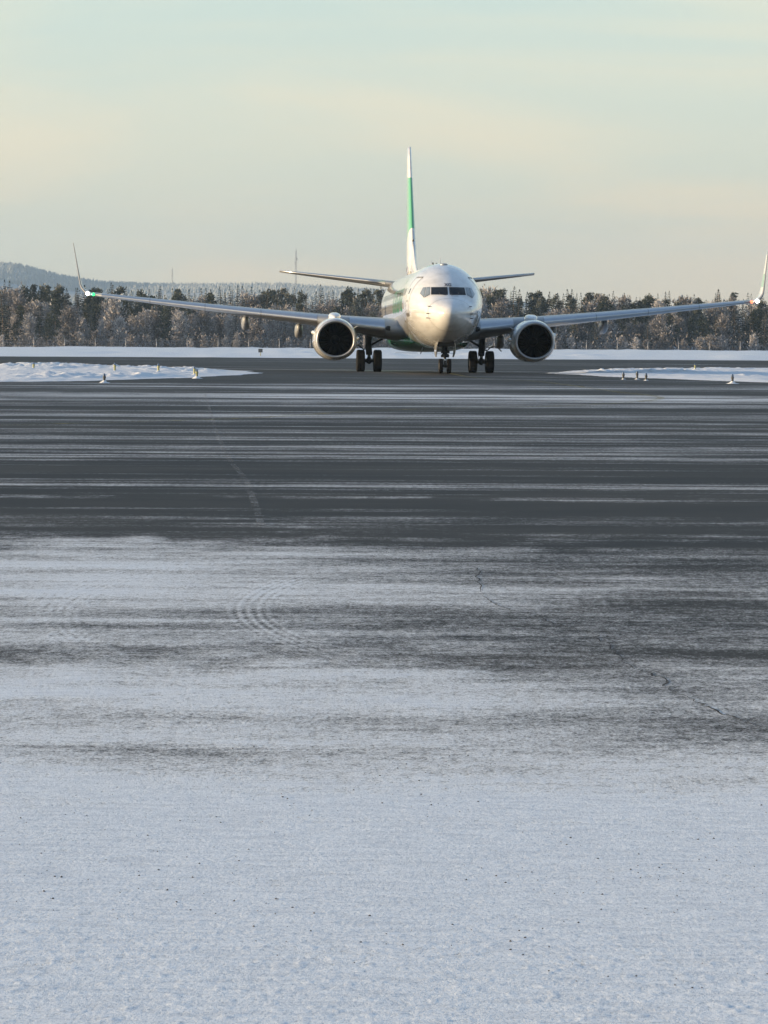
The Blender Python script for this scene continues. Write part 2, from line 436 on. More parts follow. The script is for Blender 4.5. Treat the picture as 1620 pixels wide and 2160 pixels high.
# wide snow beyond the far taxiway edge
edge = 289 + 2.5 * (vnoise(X * 0.06, Y * 0, 9) - 0.5)
fs = smooth(Y, edge, edge + 3.0)
cov = np.where(Y > 200, cov * (1 - fs) + 1.4 * fs, cov)
lump = smooth(Y, edge + 1, edge + 8) * (0.02 + 0.30 * fbm(X * 0.10, Y * 0.05, 31, 4) ** 1.6 + 0.22 * np.clip(fbm(X * 0.22, Y * 0.16, 33, 3) - 0.42, 0, 1) * 2 + 0.10 * fbm(X * 0.9, Y * 0.4, 35, 3))
Zg = Zg + np.where(Y < 690, lump, 0)
# relief of the snow on the near pavement
nearf = (1 - smooth(Y, 22, 34)) * (Y > 5)
thick = smooth(cov_flat, 0.35, 1.1) * nearf
bumpy = 0.60 + 0.15 * smooth(-Y, -10.2, -8.6) + 0.5 * (fbm(X * 0.8, Y * 1.1, 69, 2) - 0.5)
rel = 0.004 * (fbm(X * 0.9, Y * 0.9, 61, 3) - 0.5) + bumpy * (0.0012 * (fbm(X * 4.0, Y * 6.0, 63, 2) - 0.5) + 0.0010 * (fbm(X * 19, Y * 17, 65, 2, 0.6) - 0.5) + 0.0013 * (fbm(X * 46, Y * 34, 67, 2, 0.6) - 0.5))
clod = np.clip(fbm(X * 36, Y * 27, 71, 2, 0.6) - 0.62, 0, 1) * 0.006 * (0.20 + 1.0 * smooth(-Y, -10.5, -8.6))
Zg = Zg + thick * (0.006 + rel + clod)
nv, nx_, ny_ = len(X), len(xs), len(ys)
me = bpy.data.meshes.new('apron')
me.vertices.add(nv); me.vertices.foreach_set('co', np.stack([X, Y, Zg], 1).astype(np.float32).ravel())
ii = (np.arange(ny_ - 1)[:, None] * nx_ + np.arange(nx_ - 1)[None, :]).ravel()
quads = np.stack([ii, ii + 1, ii + 1 + nx_, ii + nx_], 1)
nq = len(quads)
me.loops.add(nq * 4); me.loops.foreach_set('vertex_index', quads.ravel().astype(np.int32))
me.polygons.add(nq); me.polygons.foreach_set('loop_start', (np.arange(nq) * 4).astype(np.int32))
me.polygons.foreach_set('use_smooth', np.ones(nq, dtype=bool))
me.update(); me.validate()
at = me.attributes.new('snow', 'FLOAT', 'POINT'); at.data.foreach_set('value', np.clip(cov, -0.5, 1.6).astype(np.float32))
me.materials.append(M['apron'])
apron = link(bpy.data.objects.new('apron', me)); apron['kind'] = 'structure'
def relief_z(x, y):
    i = int(np.clip(np.searchsorted(xs, x), 1, len(xs) - 1)); j = int(np.clip(np.searchsorted(ys, y), 1, len(ys) - 1))
    return max(Zg[j * nx_ + i], Zg[(j - 1) * nx_ + i - 1])
def surf_z(x, y):
    return gz(x, y)

# snow islands either side of the taxiway
def inside_dist(poly, X, Y):
    n = len(poly); ins = np.zeros_like(X, dtype=bool); dm = np.full_like(X, 1e9)
    for i in range(n):
        x1, y1 = poly[i]; x2, y2 = poly[(i + 1) % n]
        with np.errstate(divide='ignore', invalid='ignore'):
            c = ((y1 > Y) != (y2 > Y)) & (X < (x2 - x1) * (Y - y1) / (y2 - y1 + 1e-12) + x1)
        ins ^= c
        dx, dy = x2 - x1, y2 - y1
        t = np.clip(((X - x1) * dx + (Y - y1) * dy) / (dx * dx + dy * dy), 0, 1)
        dm = np.minimum(dm, np.hypot(X - x1 - t * dx, (Y - y1 - t * dy)))
    return np.where(ins, dm, -dm)

ISL = {}
def island(name, poly, seed):
    x0, x1 = min(p[0] for p in poly) - 1, max(p[0] for p in poly) + 1
    y0, y1 = min(p[1] for p in poly) - 1, max(p[1] for p in poly) + 1
    gx = np.arange(x0, x1, 0.12); gy = np.arange(y0, y1, 0.40)
    X, Y = np.meshgrid(gx, gy); sh = X.shape
    def H(X, Y):
        sd = inside_dist(poly, X, Y) + (fbm(X * 0.8, Y * 0.3, seed + 5, 3) - 0.5) * 0.9
        base = np.where(sd < 0, -0.08, 0.0) + 0.06 * smooth(sd, 0, 2.2) + 0.04 * smooth(sd, 2, 6)
        lum = smooth(sd, 0.8, 2.4) * (0.10 * (fbm(X * 0.4, Y * 0.2, seed, 4) - 0.45) + 0.05 * (fbm(X * 4.5, Y * 2.2, seed + 21, 2) - 0.5) + 0.20 * np.clip(fbm(X * 2.2, Y * 1.1, seed + 3, 3) - 0.47, 0, 1) * 2 * smooth(fbm(X * 0.16, Y * 0.07, seed + 9, 2), 0.35, 0.6))
        return ground_np(X, Y) + base + lum, sd
    Z, sd = H(X, Y)
    keep = sd > -0.6
    ny, nx = sh; fs = []; idx = -np.ones(sh, int); vs = []
    k4 = keep[:-1, :-1] | keep[1:, :-1] | keep[:-1, 1:] | keep[1:, 1:]
    for j, i in zip(*np.nonzero(k4)):
        q = []
        for (a, b) in ((j, i), (j, i + 1), (j + 1, i + 1), (j + 1, i)):
            if idx[a, b] < 0:
                idx[a, b] = len(vs); vs.append((X[a, b], Y[a, b], Z[a, b]))
            q.append(int(idx[a, b]))
        fs.append(q)
    o = mesh_obj(name, vs, fs, M['snow']); o['kind'] = 'structure'
    ISL[name] = H
    return o
left_poly = [px(-60, 806), px(150, 804), px(300, 800), px(420, 796), px(500, 791), px(548, 787), px(535, 784), px(480, 780), px(410, 776), px(200, 772), px(-60, 768)]
right_poly = [px(1150, 787), px(1225, 791), px(1300, 795), px(1450, 801), px(1690, 809), px(1690, 776), px(1480, 777), px(1330, 778), px(1225, 780)]
island('snow_bank_left', left_poly, 101)
island('snow_bank_right', right_poly, 131)
def bank_z(x, y):
    z = gz(x, y)
    for H in ISL.values():
        h, s = H(np.array([[x]]), np.array([[y]]))
        if s[0, 0] > 0: z = float(h[0, 0])
    return z

# painted lines
def ribbon(name, pts, wid, mat, zoff, label=None, n=12):
    pts = [Vector((p[0], p[1], 0)) for p in pts]
    # Catmull-Rom
    out = []
    for i in range(len(pts) - 1):
        p0 = pts[max(i - 1, 0)]; p1 = pts[i]; p2 = pts[i + 1]; p3 = pts[min(i + 2, len(pts) - 1)]
        for k in range(n):
            t = k / n
            out.append(0.5 * ((2 * p1) + (p2 - p0) * t + (2 * p0 - 5 * p1 + 4 * p2 - p3) * t * t + (3 * p1 - p0 - 3 * p2 + p3) * t ** 3))
    out.append(pts[-1]); vs = []; fs = []
    for i, p in enumerate(out):
        d = (out[min(i + 1, len(out) - 1)] - out[max(i - 1, 0)]).normalized(); s = Vector((-d.y, d.x, 0)) * wid / 2
        for q in (p - s, p + s): vs.append((q.x, q.y, surf_z(q.x, q.y) + zoff))
    for i in range(len(out) - 1): fs.append((2 * i, 2 * i + 1, 2 * i + 3, 2 * i + 2))
    o = mesh_obj(name, vs, fs, mat); o['kind'] = 'structure'
    return o
ribbon('yellow_taxi_line', [(2.7, 170), (3.6, 140), px(1110, 803), px(1200, 813), px(1300, 827), px(1365, 834), px(1393, 840), px(1360, 846), px(1230, 855), px(1000, 861), px(780, 867), px(550, 881), px(300, 890), px(-100, 900)], 0.22, M['yellow'], 0.012)
ribbon('white_guide_line', [px(432, 832), px(437, 850), px(455, 910), px(480, 965), px(515, 1010), px(530, 1045), px(545, 1090), px(552, 1120)], 0.075, M['whiteline'], 0.010)

# crack in the pavement: a jagged dark gap with a raised lip of snow
def crack(name, ipts, seed):
    r = random.Random(seed); pts = [px(*p) for p in ipts]; out = []
    for i in range(len(pts) - 1):
        n = 9
        for k in range(n):
            t = k / n
            j = 0.022
            out.append((pts[i][0] + (pts[i + 1][0] - pts[i][0]) * t + r.uniform(-j, j), pts[i][1] + (pts[i + 1][1] - pts[i][1]) * t + r.uniform(-j, j) * 2))
    vs = []; fs = []
    for i, p in enumerate(out):
        a = Vector(out[min(i + 1, len(out) - 1)]) - Vector(out[max(i - 1, 0)]); a.normalize()
        w_ = r.uniform(0.002, 0.006) * (0.5 if (i // 7) % 3 == 2 else 1.0)
        z = relief_z(*p) + 0.0015
        for s in (-1, 1): vs.append((p[0] - a.y * w_ * s, p[1] + a.x * w_ * s, z))
    for i in range(len(out) - 1): fs.append((2 * i, 2 * i + 1, 2 * i + 3, 2 * i + 2))
    o = mesh_obj(name, vs, fs, M['black']); o['kind'] = 'structure'
crack('pavement_crack', [(1010, 1198), (1008, 1225), (1020, 1262), (1070, 1285), (1125, 1297), (1160, 1312), (1210, 1325), (1262, 1342), (1290, 1368), (1328, 1408), (1400, 1432), (1412, 1452), (1490, 1492), (1540, 1512), (1640, 1545)], 4)

# grit lying on the near snow: loose bits nobody could count
mb = MB(); r = random.Random(5)
def bit(mb, x, y, z, s):
    vs = [(x + s * r.uniform(.7, 1.3), y, z), (x - s * r.uniform(.7, 1.3), y, z), (x, y + s * r.uniform(.7, 1.4), z), (x, y - s * r.uniform(.7, 1.4), z), (x + r.uniform(-.3, .3) * s, y, z + s * r.uniform(.5, 1.1)), (x, y, z - s)]
    mb.add(vs, [(0, 2, 4), (2, 1, 4), (1, 3, 4), (3, 0, 4), (2, 0, 5), (1, 2, 5), (3, 1, 5), (0, 3, 5)])
for _ in range(1100):
    y = 8.6 + 5.2 * r.random() ** 0.9; x = r.uniform(-2.2, 2.2)
    if vnoise(np.array([x * 1.2]), np.array([y * 1.5]), 88)[0] < 0.42: continue
    bit(mb, x, y, relief_z(x, y) + 0.001, r.choice((0.0016, 0.002, 0.0026, 0.0026, 0.004)))
grit = mb.build('grit', M['dark'], None, False); grit['kind'] = 'stuff'; grit['label'] = 'dark grit scattered over the near snow'

# ------------------------------------------------------------------ the airliner
PSI = R(2.68)
jet = empty('airliner', (0, 0, 0))
_n = (2.78, 155.0)
jet.matrix_world = (Matrix.Translation((_n[0] + 4 * math.sin(PSI), _n[1] - 4 * math.cos(PSI), gz(*_n) + 4 * 0.0072))
                    @ Matrix.Rotation(PSI, 4, 'Z') @ Matrix.Rotation(-0.0072, 4, 'X') @ Matrix.Rotation(0.0055, 4, 'Y'))
tag(jet, 'white twin-engine passenger jet with green markings taxiing head-on between snow banks', 'airplane')

# fuselage: crown, keel, half width and height of the widest level along the length
_S = [0, .03, .1, .3, .6, 1.0, 1.4, 1.72, 2.3, 2.7, 3.3, 4.1, 5, 6, 7.5, 10, 26, 29, 32, 35, 37, 38.0]
_T = [2.72, 2.83, 2.93, 3.06, 3.20, 3.35, 3.47, 3.57, 3.95, 4.18, 4.47, 4.76, 4.99, 5.12, 5.18, 5.18, 5.18, 5.18, 5.17, 5.10, 4.98, 4.86]
_B = [2.72, 2.62, 2.50, 2.29, 2.10, 1.92, 1.79, 1.70, 1.57, 1.50, 1.41, 1.32, 1.24, 1.19, 1.17, 1.17, 1.17, 1.45, 2.20, 3.20, 3.95, 4.40]
_W = [0, .13, .27, .48, .70, .92, 1.09, 1.20, 1.37, 1.46, 1.58, 1.70, 1.79, 1.84, 1.87, 1.88, 1.88, 1.84, 1.60, 1.05, .55, .22]
_Z = [2.72, 2.72, 2.72, 2.73, 2.75, 2.78, 2.82, 2.86, 2.93, 2.97, 3.03, 3.10, 3.16, 3.21, 3.24, 3.25, 3.25, 3.35, 3.75, 4.20, 4.50, 4.63]
_q = [math.sqrt(s) for s in _S]
fT, fB, fW, fZ = [pchip(_q, a) for a in (_T, _B, _W, _Z)]
def fus(s):
    q = math.sqrt(max(s, 0)); return fT(q), fB(q), fW(q), fZ(q)
def fpt(s, th):
    t, b, w_, z = fus(s); c = math.cos(th)
    return Vector((w_ * math.sin(th), s, z + (t - z if c >= 0 else z - b) * c))
def fnorm(s, th):
    e = 0.01
    a = fpt(s + e, th) - fpt(max(s - e, 0), th); b = fpt(s, th + e) - fpt(s, th - e)
    n = b.cross(a).normalized()
    c = Vector((math.sin(th), 0, math.cos(th)))
    return n if n.dot(c) > 0 else -n
def side_pt(s, z, sgn, off=0.0):
    """point of the skin at station s and height z on one side"""
    t, b, w_, zc = fus(s); h = (t - zc) if z >= zc else (zc - b)
    th = math.acos(max(-1, min(1, (z - zc) / h))) * sgn
    return fpt(s, th) + fnorm(s, th) * off
def front_pt(x, z, off=0.0):
    lo, hi = 0.0, 12.0
    for _ in range(50):
        m_ = (lo + hi) / 2; t, b, w_, zc = fus(m_); h = (t - zc) if z >= zc else (zc - b)
        ok = w_ > 1e-6 and h > 1e-6 and (x / w_) ** 2 + ((z - zc) / h) ** 2 < 1
        if ok: hi = m_
        else: lo = m_
    s = hi; t, b, w_, zc = fus(s); h = (t - zc) if z >= zc else (zc - b)
    th = math.atan2(x / w_, (z - zc) / h)
    return fpt(s, th) + fnorm(s, th) * off

st = sorted(set([round((k / 40) ** 2 * 8, 4) for k in range(1, 41)] + [8 + k * 0.5 for k in range(1, 61) if 8 + k * .5 <= 38]))
NR = 72
mb = MB()
vs = [(0, 0, 2.72)] + [fpt(s, 2 * math.pi * k / NR) for s in st for k in range(NR)]
fs_ = [(0, 1 + (k + 1) % NR, 1 + k) for k in range(NR)]
for i in range(len(st) - 1):
    for k in range(NR):
        k2 = (k + 1) % NR
        fs_.append((1 + i * NR + k, 1 + i * NR + k2, 1 + (i + 1) * NR + k2, 1 + (i + 1) * NR + k))
fs_.append(tuple(1 + (len(st) - 1) * NR + k for k in range(NR)))
fuselage = mesh_obj('fuselage', vs, fs_, M['fuselage'], jet)

def patch(quad, fn, n=7):
    """bilinear patch of the four corners pushed through fn"""
    a, b, c, d = [Vector(q) for q in quad]; vs = []; fs = []
    for j in range(n + 1):
        for i in range(n + 1):
            u, v = i / n, j / n
            p = a * (1 - u) * (1 - v) + b * u * (1 - v) + c * u * v + d * (1 - u) * v
            vs.append(fn(p.x, p.y))
    for j in range(n):
        for i in range(n):
            k = j * (n + 1) + i; fs.append((k, k + 1, k + n + 2, k + n + 1))
    return vs, fs
# cockpit panes: (x, z) corners, outlined by a thin dark seal
for sgn in (-1, 1):
    for q in (((-0.780, 3.60), (-0.050, 3.595), (-0.050, 3.94), (-0.750, 3.935)),
              ((-1.075, 3.475), (-0.850, 3.60), (-0.815, 3.94), (-0.955, 3.94)),
              ((-1.255, 3.66), (-1.105, 3.46), (-0.985, 3.935), (-1.110, 3.925))):
        q2 = [(x * -sgn, z) for x, z in q]
        v_, f_ = patch(q2, lambda x, z: front_pt(x, z, 0.012))
        pane = mesh_obj('cockpit_window', v_, f_, M['glass'] if abs(q[1][0]) < 0.1 else M['side_glass'], jet)
        cx = sum(p[0] for p in q2) / 4; cz = sum(p[1] for p in q2) / 4
        q3 = [(cx + (x - cx) * 1.05, cz + (z - cz) * 1.07) for x, z in q2]
        v_, f_ = patch(q3, lambda x, z: front_pt(x, z, 0.005))
        mesh_obj('window_seal', v_, f_, M['line'], pane)
    mb = MB(); mb.tube([front_pt(sgn * 0.10, 3.54, 0.03), front_pt(sgn * 0.42, 3.575, 0.045), front_pt(sgn * 0.43, 3.66, 0.05)], 0.010, 6)
    mb.build('wiper', M['dark'], jet)

def strip_on(fn, pts, wid, name, mat, parent, off=0.006):
    """thin band following a poly-line given in surface parameters"""
    P = []
    for i in range(len(pts) - 1):
        a, b = Vector(pts[i]), Vector(pts[i + 1]); n = max(2, int((b - a).length / 0.12))
        P += [a + (b - a) * k / n for k in range(n)]
    P.append(Vector(pts[-1])); vs = []; fs = []
    for i, p in enumerate(P):
        d = (P[min(i + 1, len(P) - 1)] - P[max(i - 1, 0)]).normalized(); s = Vector((-d.y, d.x)) * wid / 2
        vs += [fn(p.x - s.x, p.y - s.y, off), fn(p.x + s.x, p.y + s.y, off)]
    for i in range(len(P) - 1): fs.append((2 * i, 2 * i + 1, 2 * i + 3, 2 * i + 2))
    return mesh_obj(name, vs, fs, mat, parent)
def rrect(s0, s1, z0, z1, r_=0.12, n=5):
    out = []
    for cx, cz, a0 in ((s1 - r_, z1 - r_, 0), (s0 + r_, z1 - r_, 90), (s0 + r_, z0 + r_, 180), (s1 - r_, z0 + r_, 270)):
        out += [(cx + r_ * math.cos(R(a0 + 90 * k / n)), cz + r_ * math.sin(R(a0 + 90 * k / n))) for k in range(n + 1)]
    return out + out[:1]
for sgn in (-1, 1):
    fn = lambda s, z, off: side_pt(s, z, sgn, off)
    v_, f_ = patch([(4.16, 2.68), (5.06, 2.68), (5.06, 4.40), (4.16, 4.40)], lambda s, z: side_pt(s, z, sgn, 0.004), 14)
    dr = mesh_obj('door', v_, f_, M['white'], jet)
    strip_on(fn, rrect(4.12, 5.10, 2.64, 4.44), 0.038, 'door_gap', M['line'], dr, 0.008)
    mb = MB(); v_, f_ = patch([(4.5, 3.66), (4.70, 3.66), (4.70, 3.92), (4.5, 3.92)], lambda s, z: side_pt(s, z, sgn, 0.010), 3); mb.add(v_, f_)
    mb.build('door_window', M['glass'], dr)
    v_, f_ = patch([(4.16, 2.66), (5.06, 2.66), (5.06, 2.78), (4.16, 2.78)], lambda s, z: side_pt(s, z, sgn, 0.010), 4)
    mesh_obj('door_sill', v_, f_, M['line'], dr)
    v_, f_ = patch([(4.48, 3.30), (4.74, 3.30), (4.74, 3.37), (4.48, 3.37)], lambda s, z: side_pt(s, z, sgn, 0.012), 2)
    mesh_obj('door_handle', v_, f_, M['dark'], dr)
    # cabin windows
    base = None
    for k in range(52):
        s = 5.9 + k * 0.508
        vs = [side_pt(s, 3.80, sgn, 0.006)] + [side_pt(s + 0.125 * math.cos(a), 3.80 + 0.18 * math.sin(a), sgn, 0.006) for a in [2 * math.pi * i / 14 for i in range(14)]]
        mesh_obj('cabin_window', vs, [(0, 1 + i, 1 + (i + 1) % 14) for i in range(14)], M['glass'], jet)
    # radome joint, probes on the nose
    for z, x in ((3.05, .90), (2.72, .96), (2.52, .96)):
        p = front_pt(sgn * x, z, 0.0); n_ = Vector((sgn, -0.5, 0)).normalized()
        mb = MB(); mb.tube([p, p + n_ * 0.10, p + n_ * 0.12 + Vector((0, -0.16, 0))], [0.022, 0.018, 0.012], 8); mb.build('probe', M['strut'], jet)
# radome joint ring and conductor strips
ring = [(1.02, 2 * math.pi * k / 48) for k in range(49)]
def ring_fn(u, th, off): return fpt(u, th) + fnorm(u, th) * off
vs = []; fs2 = []
for k in range(49):
    th = 2 * math.pi * k / 48
    sc_ = 1.12 + 0.10 * math.cos(th)
    vs += [fpt(sc_, th) + fnorm(sc_, th) * 0.003, fpt(sc_ + 0.016, th) + fnorm(sc_ + 0.016, th) * 0.003]
for k in range(48): fs2.append((2 * k, 2 * k + 1, 2 * k + 3, 2 * k + 2))
mesh_obj('radome_joint', vs, fs2, M['line'], jet)

# lettering
def text_mesh(body, size, fat=0.0):
    cu = bpy.data.curves.new('lettering', 'FONT'); cu.body = body; cu.size = size; cu.resolution_u = 4; cu.offset = fat
    cu.align_x = 'CENTER'; cu.align_y = 'CENTER'
    o = bpy.data.objects.new('lettering', cu); C.objects.link(o)
    dg = bpy.context.evaluated_depsgraph_get(); me = bpy.data.meshes.new_from_object(o.evaluated_get(dg))
    bpy.data.objects.remove(o); bpy.data.curves.remove(cu)
    return me
def wrap_text(body, size, fn, name, mat, parent, bold=0.0, cut=0.12, sx=1.0):
    me = text_mesh(body, size, bold); bm = bmesh.new(); bm.from_mesh(me)
    bmesh.ops.remove_doubles(bm, verts=bm.verts, dist=1e-5)
    xs_ = [v.co.x for v in bm.verts]; ys_ = [v.co.y for v in bm.verts]
    if cut:
        y = min(ys_) + cut
        while y < max(ys_):
            bmesh.ops.bisect_plane(bm, geom=bm.verts[:] + bm.edges[:] + bm.faces[:], plane_co=(0, y, 0), plane_no=(0, 1, 0)); y += cut
        x = min(xs_) + cut * 3
        while x < max(xs_):
            bmesh.ops.bisect_plane(bm, geom=bm.verts[:] + bm.edges[:] + bm.faces[:], plane_co=(x, 0, 0), plane_no=(1, 0, 0)); x += cut * 3
    for v in bm.verts: v.co = fn(v.co.x * sx, v.co.y)
    bm.to_mesh(me); bm.free(); me.materials.clear(); me.materials.append(mat); me.name = name
    return link(bpy.data.objects.new(name, me), parent)
for sgn in (-1, 1):
    wrap_text('transavia', 2.45, lambda x, y: side_pt(11.4 + sgn * x, 3.62 + y, sgn, 0.004), 'lettering', M['green'], jet, cut=0.15)
wrap_text('XG', 0.19, lambda x, y: front_pt(x, 4.05 + y, 0.012), 'lettering', M['marking'], jet, bold=0.006, cut=0, sx=1.15)

# aerials and beacon on the crown
for s, h, b in ((8.2, 0.36, 0.28), (15.0, 0.36, 0.28)):
    mb = MB(); z0 = 5.17
    mb.add([(-0.02, s, z0), (0.02, s, z0), (0.02, s + b, z0), (-0.02, s + b, z0), (-0.008, s + b * .55, z0 + h), (0.008, s + b * .55, z0 + h), (0.008, s + b, z0 + h), (-0.008, s + b, z0 + h)],
           [(0, 4, 5, 1), (1, 5, 6, 2), (2, 6, 7, 3), (3, 7, 4, 0), (4, 7, 6, 5)])
    mb.build('blade_aerial', M['white'], jet, False)
mb = MB(); mb.tube([(0, 5.6, 5.04), (0, 5.6, 5.105), (0, 5.6, 5.125)], [0.20, 0.17, 0.08], 16); mb.build('satellite_dome', M['rim'], jet)
mb = MB(); mb.tube([(0, 11, 5.17), (0, 11, 5.24), (0, 11, 5.30)], [0.09, 0.08, 0.04], 12); mb.build('beacon', M['dark'], jet)
mb = MB(); mb.tube([(-0.4, 7.4, 5.08), (-0.4, 7.4, 5.22)], [0.05, 0.03], 8); mb.build('crown_probe', M['dark'], jet)
# aerials below the belly
for x, s in ((-0.05, 9.0), (0.0, 11.4)):
    mb = MB(); mb.add([(x - .015, s, 1.19), (x + .015, s, 1.19), (x + .015, s + .3, 1.19), (x - .015, s + .3, 1.19), (x - .006, s + .2, .88), (x + .006, s + .2, .88), (x + .006, s + .34, .88), (x - .006, s + .34, .88)],
                      [(0, 1, 5, 4), (1, 2, 6, 5), (2, 3, 7, 6), (3, 0, 4, 7), (4, 5, 6, 7)]); mb.build('blade_aerial', M['dark'], jet, False)
mb = MB(); mb.tube([(-0.55, 12.5, 1.2), (-0.62, 12.9, 0.92)], [0.03, 0.02], 8); mb.build('drain_mast', M['slat'], jet)

# wing-body fairing
mb = MB(); rings = []
fp = pchip([10.6, 12.4, 14.2, 16.5, 20, 22.5, 24.5], [0.0, 0.12, 0.62, 1.0, 1.0, 0.75, 0.02])
for k in range(29):
    s = 10.6 + 13.9 * k / 28; a = fp(s)
    hw = 0.85 + 1.17 * a; zb = 1.32 - 0.30 * a; zt = 1.65 + 0.65 * a
    zc = zb + (zt - zb) * 0.55
    rings.append([Vector((hw * math.copysign(abs(math.sin(t)) ** 0.7, math.sin(t)), s, zc + (zt - zc if math.cos(t) > 0 else zc - zb) * math.copysign(abs(math.cos(t)) ** 0.75, math.cos(t)))) for t in [2 * math.pi * i / 40 for i in range(40)]])
mb.rings(rings); mb.build('wing_fairing', M['fuselage'], jet)

# ---- wheels
def wheel(x, y, z, r_, hw, parent):
    """tyre as a lathe with grooves, rim inside it"""
    prof = [(0.56, hw * 0.80), (0.72, hw * 0.98), (0.86, hw * 1.0), (0.95, hw * 0.88), (0.985, hw * 0.70), (1.0, hw * 0.48), (0.985, hw * 0.44), (0.985, hw * 0.38), (1.0, hw * 0.34),
            (1.0, hw * 0.10), (0.985, hw * 0.06), (0.985, -hw * 0.06), (1.0, -hw * 0.10), (1.0, -hw * 0.34), (0.985, -hw * 0.38), (0.985, -hw * 0.44), (1.0, -hw * 0.48), (0.985, -hw * 0.70), (0.95, -hw * 0.88), (0.86, -hw * 1.0), (0.72, -hw * 0.98), (0.56, -hw * 0.80)]
    n = 40; mb = MB()
    rings = [[Vector((x + w_, y + p * r_ * math.sin(t), z + p * r_ * math.cos(t))) for t in [2 * math.pi * i / n for i in range(n)]] for p, w_ in prof]
    mb.rings(rings, caps=False); mb.build('wheel', M['tyre'], parent)
    mb = MB()
    for sg in (-1, 1):
        rr_ = [[Vector((x + sg * w_, y + p * r_ * math.sin(t), z + p * r_ * math.cos(t))) for t in [2 * math.pi * i / 24 for i in range(24)]] for p, w_ in ((0.58, hw * 0.80), (0.54, hw * 0.60), (0.30, hw * 0.45), (0.28, hw * 0.75), (0.05, hw * 0.78))]
        mb.rings(rr_, caps=True)
    mb.build('wheel_rim', M['rim'], parent)

# ---- wings
def airfoil(t, a=0.0, b=1.0, n=14, camber=0.012):
    """closed loop of (x/c, z/c), upper side from b to a, then lower side back to b"""
    def yt(x): return 5 * t * (0.2969 * math.sqrt(x) - 0.126 * x - 0.3516 * x * x + 0.2843 * x ** 3 - 0.1036 * x ** 4)
    def yc(x): return camber * 4 * x * (1 - x)
    xs = [a + (b - a) * (1 - math.cos(math.pi * k / n)) / 2 if a > 0 else b * (k / n) ** 1.9 for k in range(n + 1)]
    up = [(x, yc(x) + yt(x)) for x in xs[::-1]]; lo = [(x, yc(x) - yt(x)) for x in xs]
    if a == 0: lo = lo[1:]
    return up + lo
def loft(secs, t_a=0.0, t_b=1.0, n=14, grow_=0.0, camber=0.012, caps=True):
    """secs: (LE point, chord, thickness ratio, twist, up vector)"""
    mb = MB(); rings = []
    for le, c, t, tw, up in secs:
        up = Vector(up).normalized(); aft = Vector((0, 1, 0)); r_ = []
        for x, z in airfoil(t, t_a, t_b, n, camber):
            z2 = z + math.copysign(grow_ / c, z)
            xx = (x - grow_ / c * (1 if x < 0.02 else 0)) * c; zz = z2 * c
            r_.append(Vector(le) + aft * (xx * math.cos(tw) + zz * math.sin(tw) * 0) + up * (zz - xx * math.sin(tw)))
        rings.append(r_)
    mb.rings(rings, caps); return mb
wLE = pchip([0, 1.88, 4.9, 17.05], [11.9, 13.2, 14.75, 21.15])
wC = pchip([0, 1.88, 5.6, 11, 17.05], [8.9, 7.6, 5.35, 3.55, 1.70])
wZ = pchip([0, 1.88, 4.83, 11, 17.05], [1.95, 2.12, 2.46, 3.12, 3.80])
wT = pchip([0, 1.88, 5.6, 17.05], [0.150, 0.145, 0.118, 0.105])
wTw = pchip([0, 1.88, 17.05], [R(2.5), R(2.0), R(-1.2)])
def wsec(x, sgn):
    return ((sgn * x, wLE(x), wZ(x)), wC(x), wT(x), wTw(x), (0, 0, 1))
def wing_low(x, frac):
    t = wT(x); c = wC(x)
    yt = 5 * t * (0.2969 * math.sqrt(frac) - 0.126 * frac - 0.3516 * frac ** 2 + 0.2843 * frac ** 3 - 0.1036 * frac ** 4)
    return wZ(x) - yt * c - frac * c * math.sin(wTw(x))
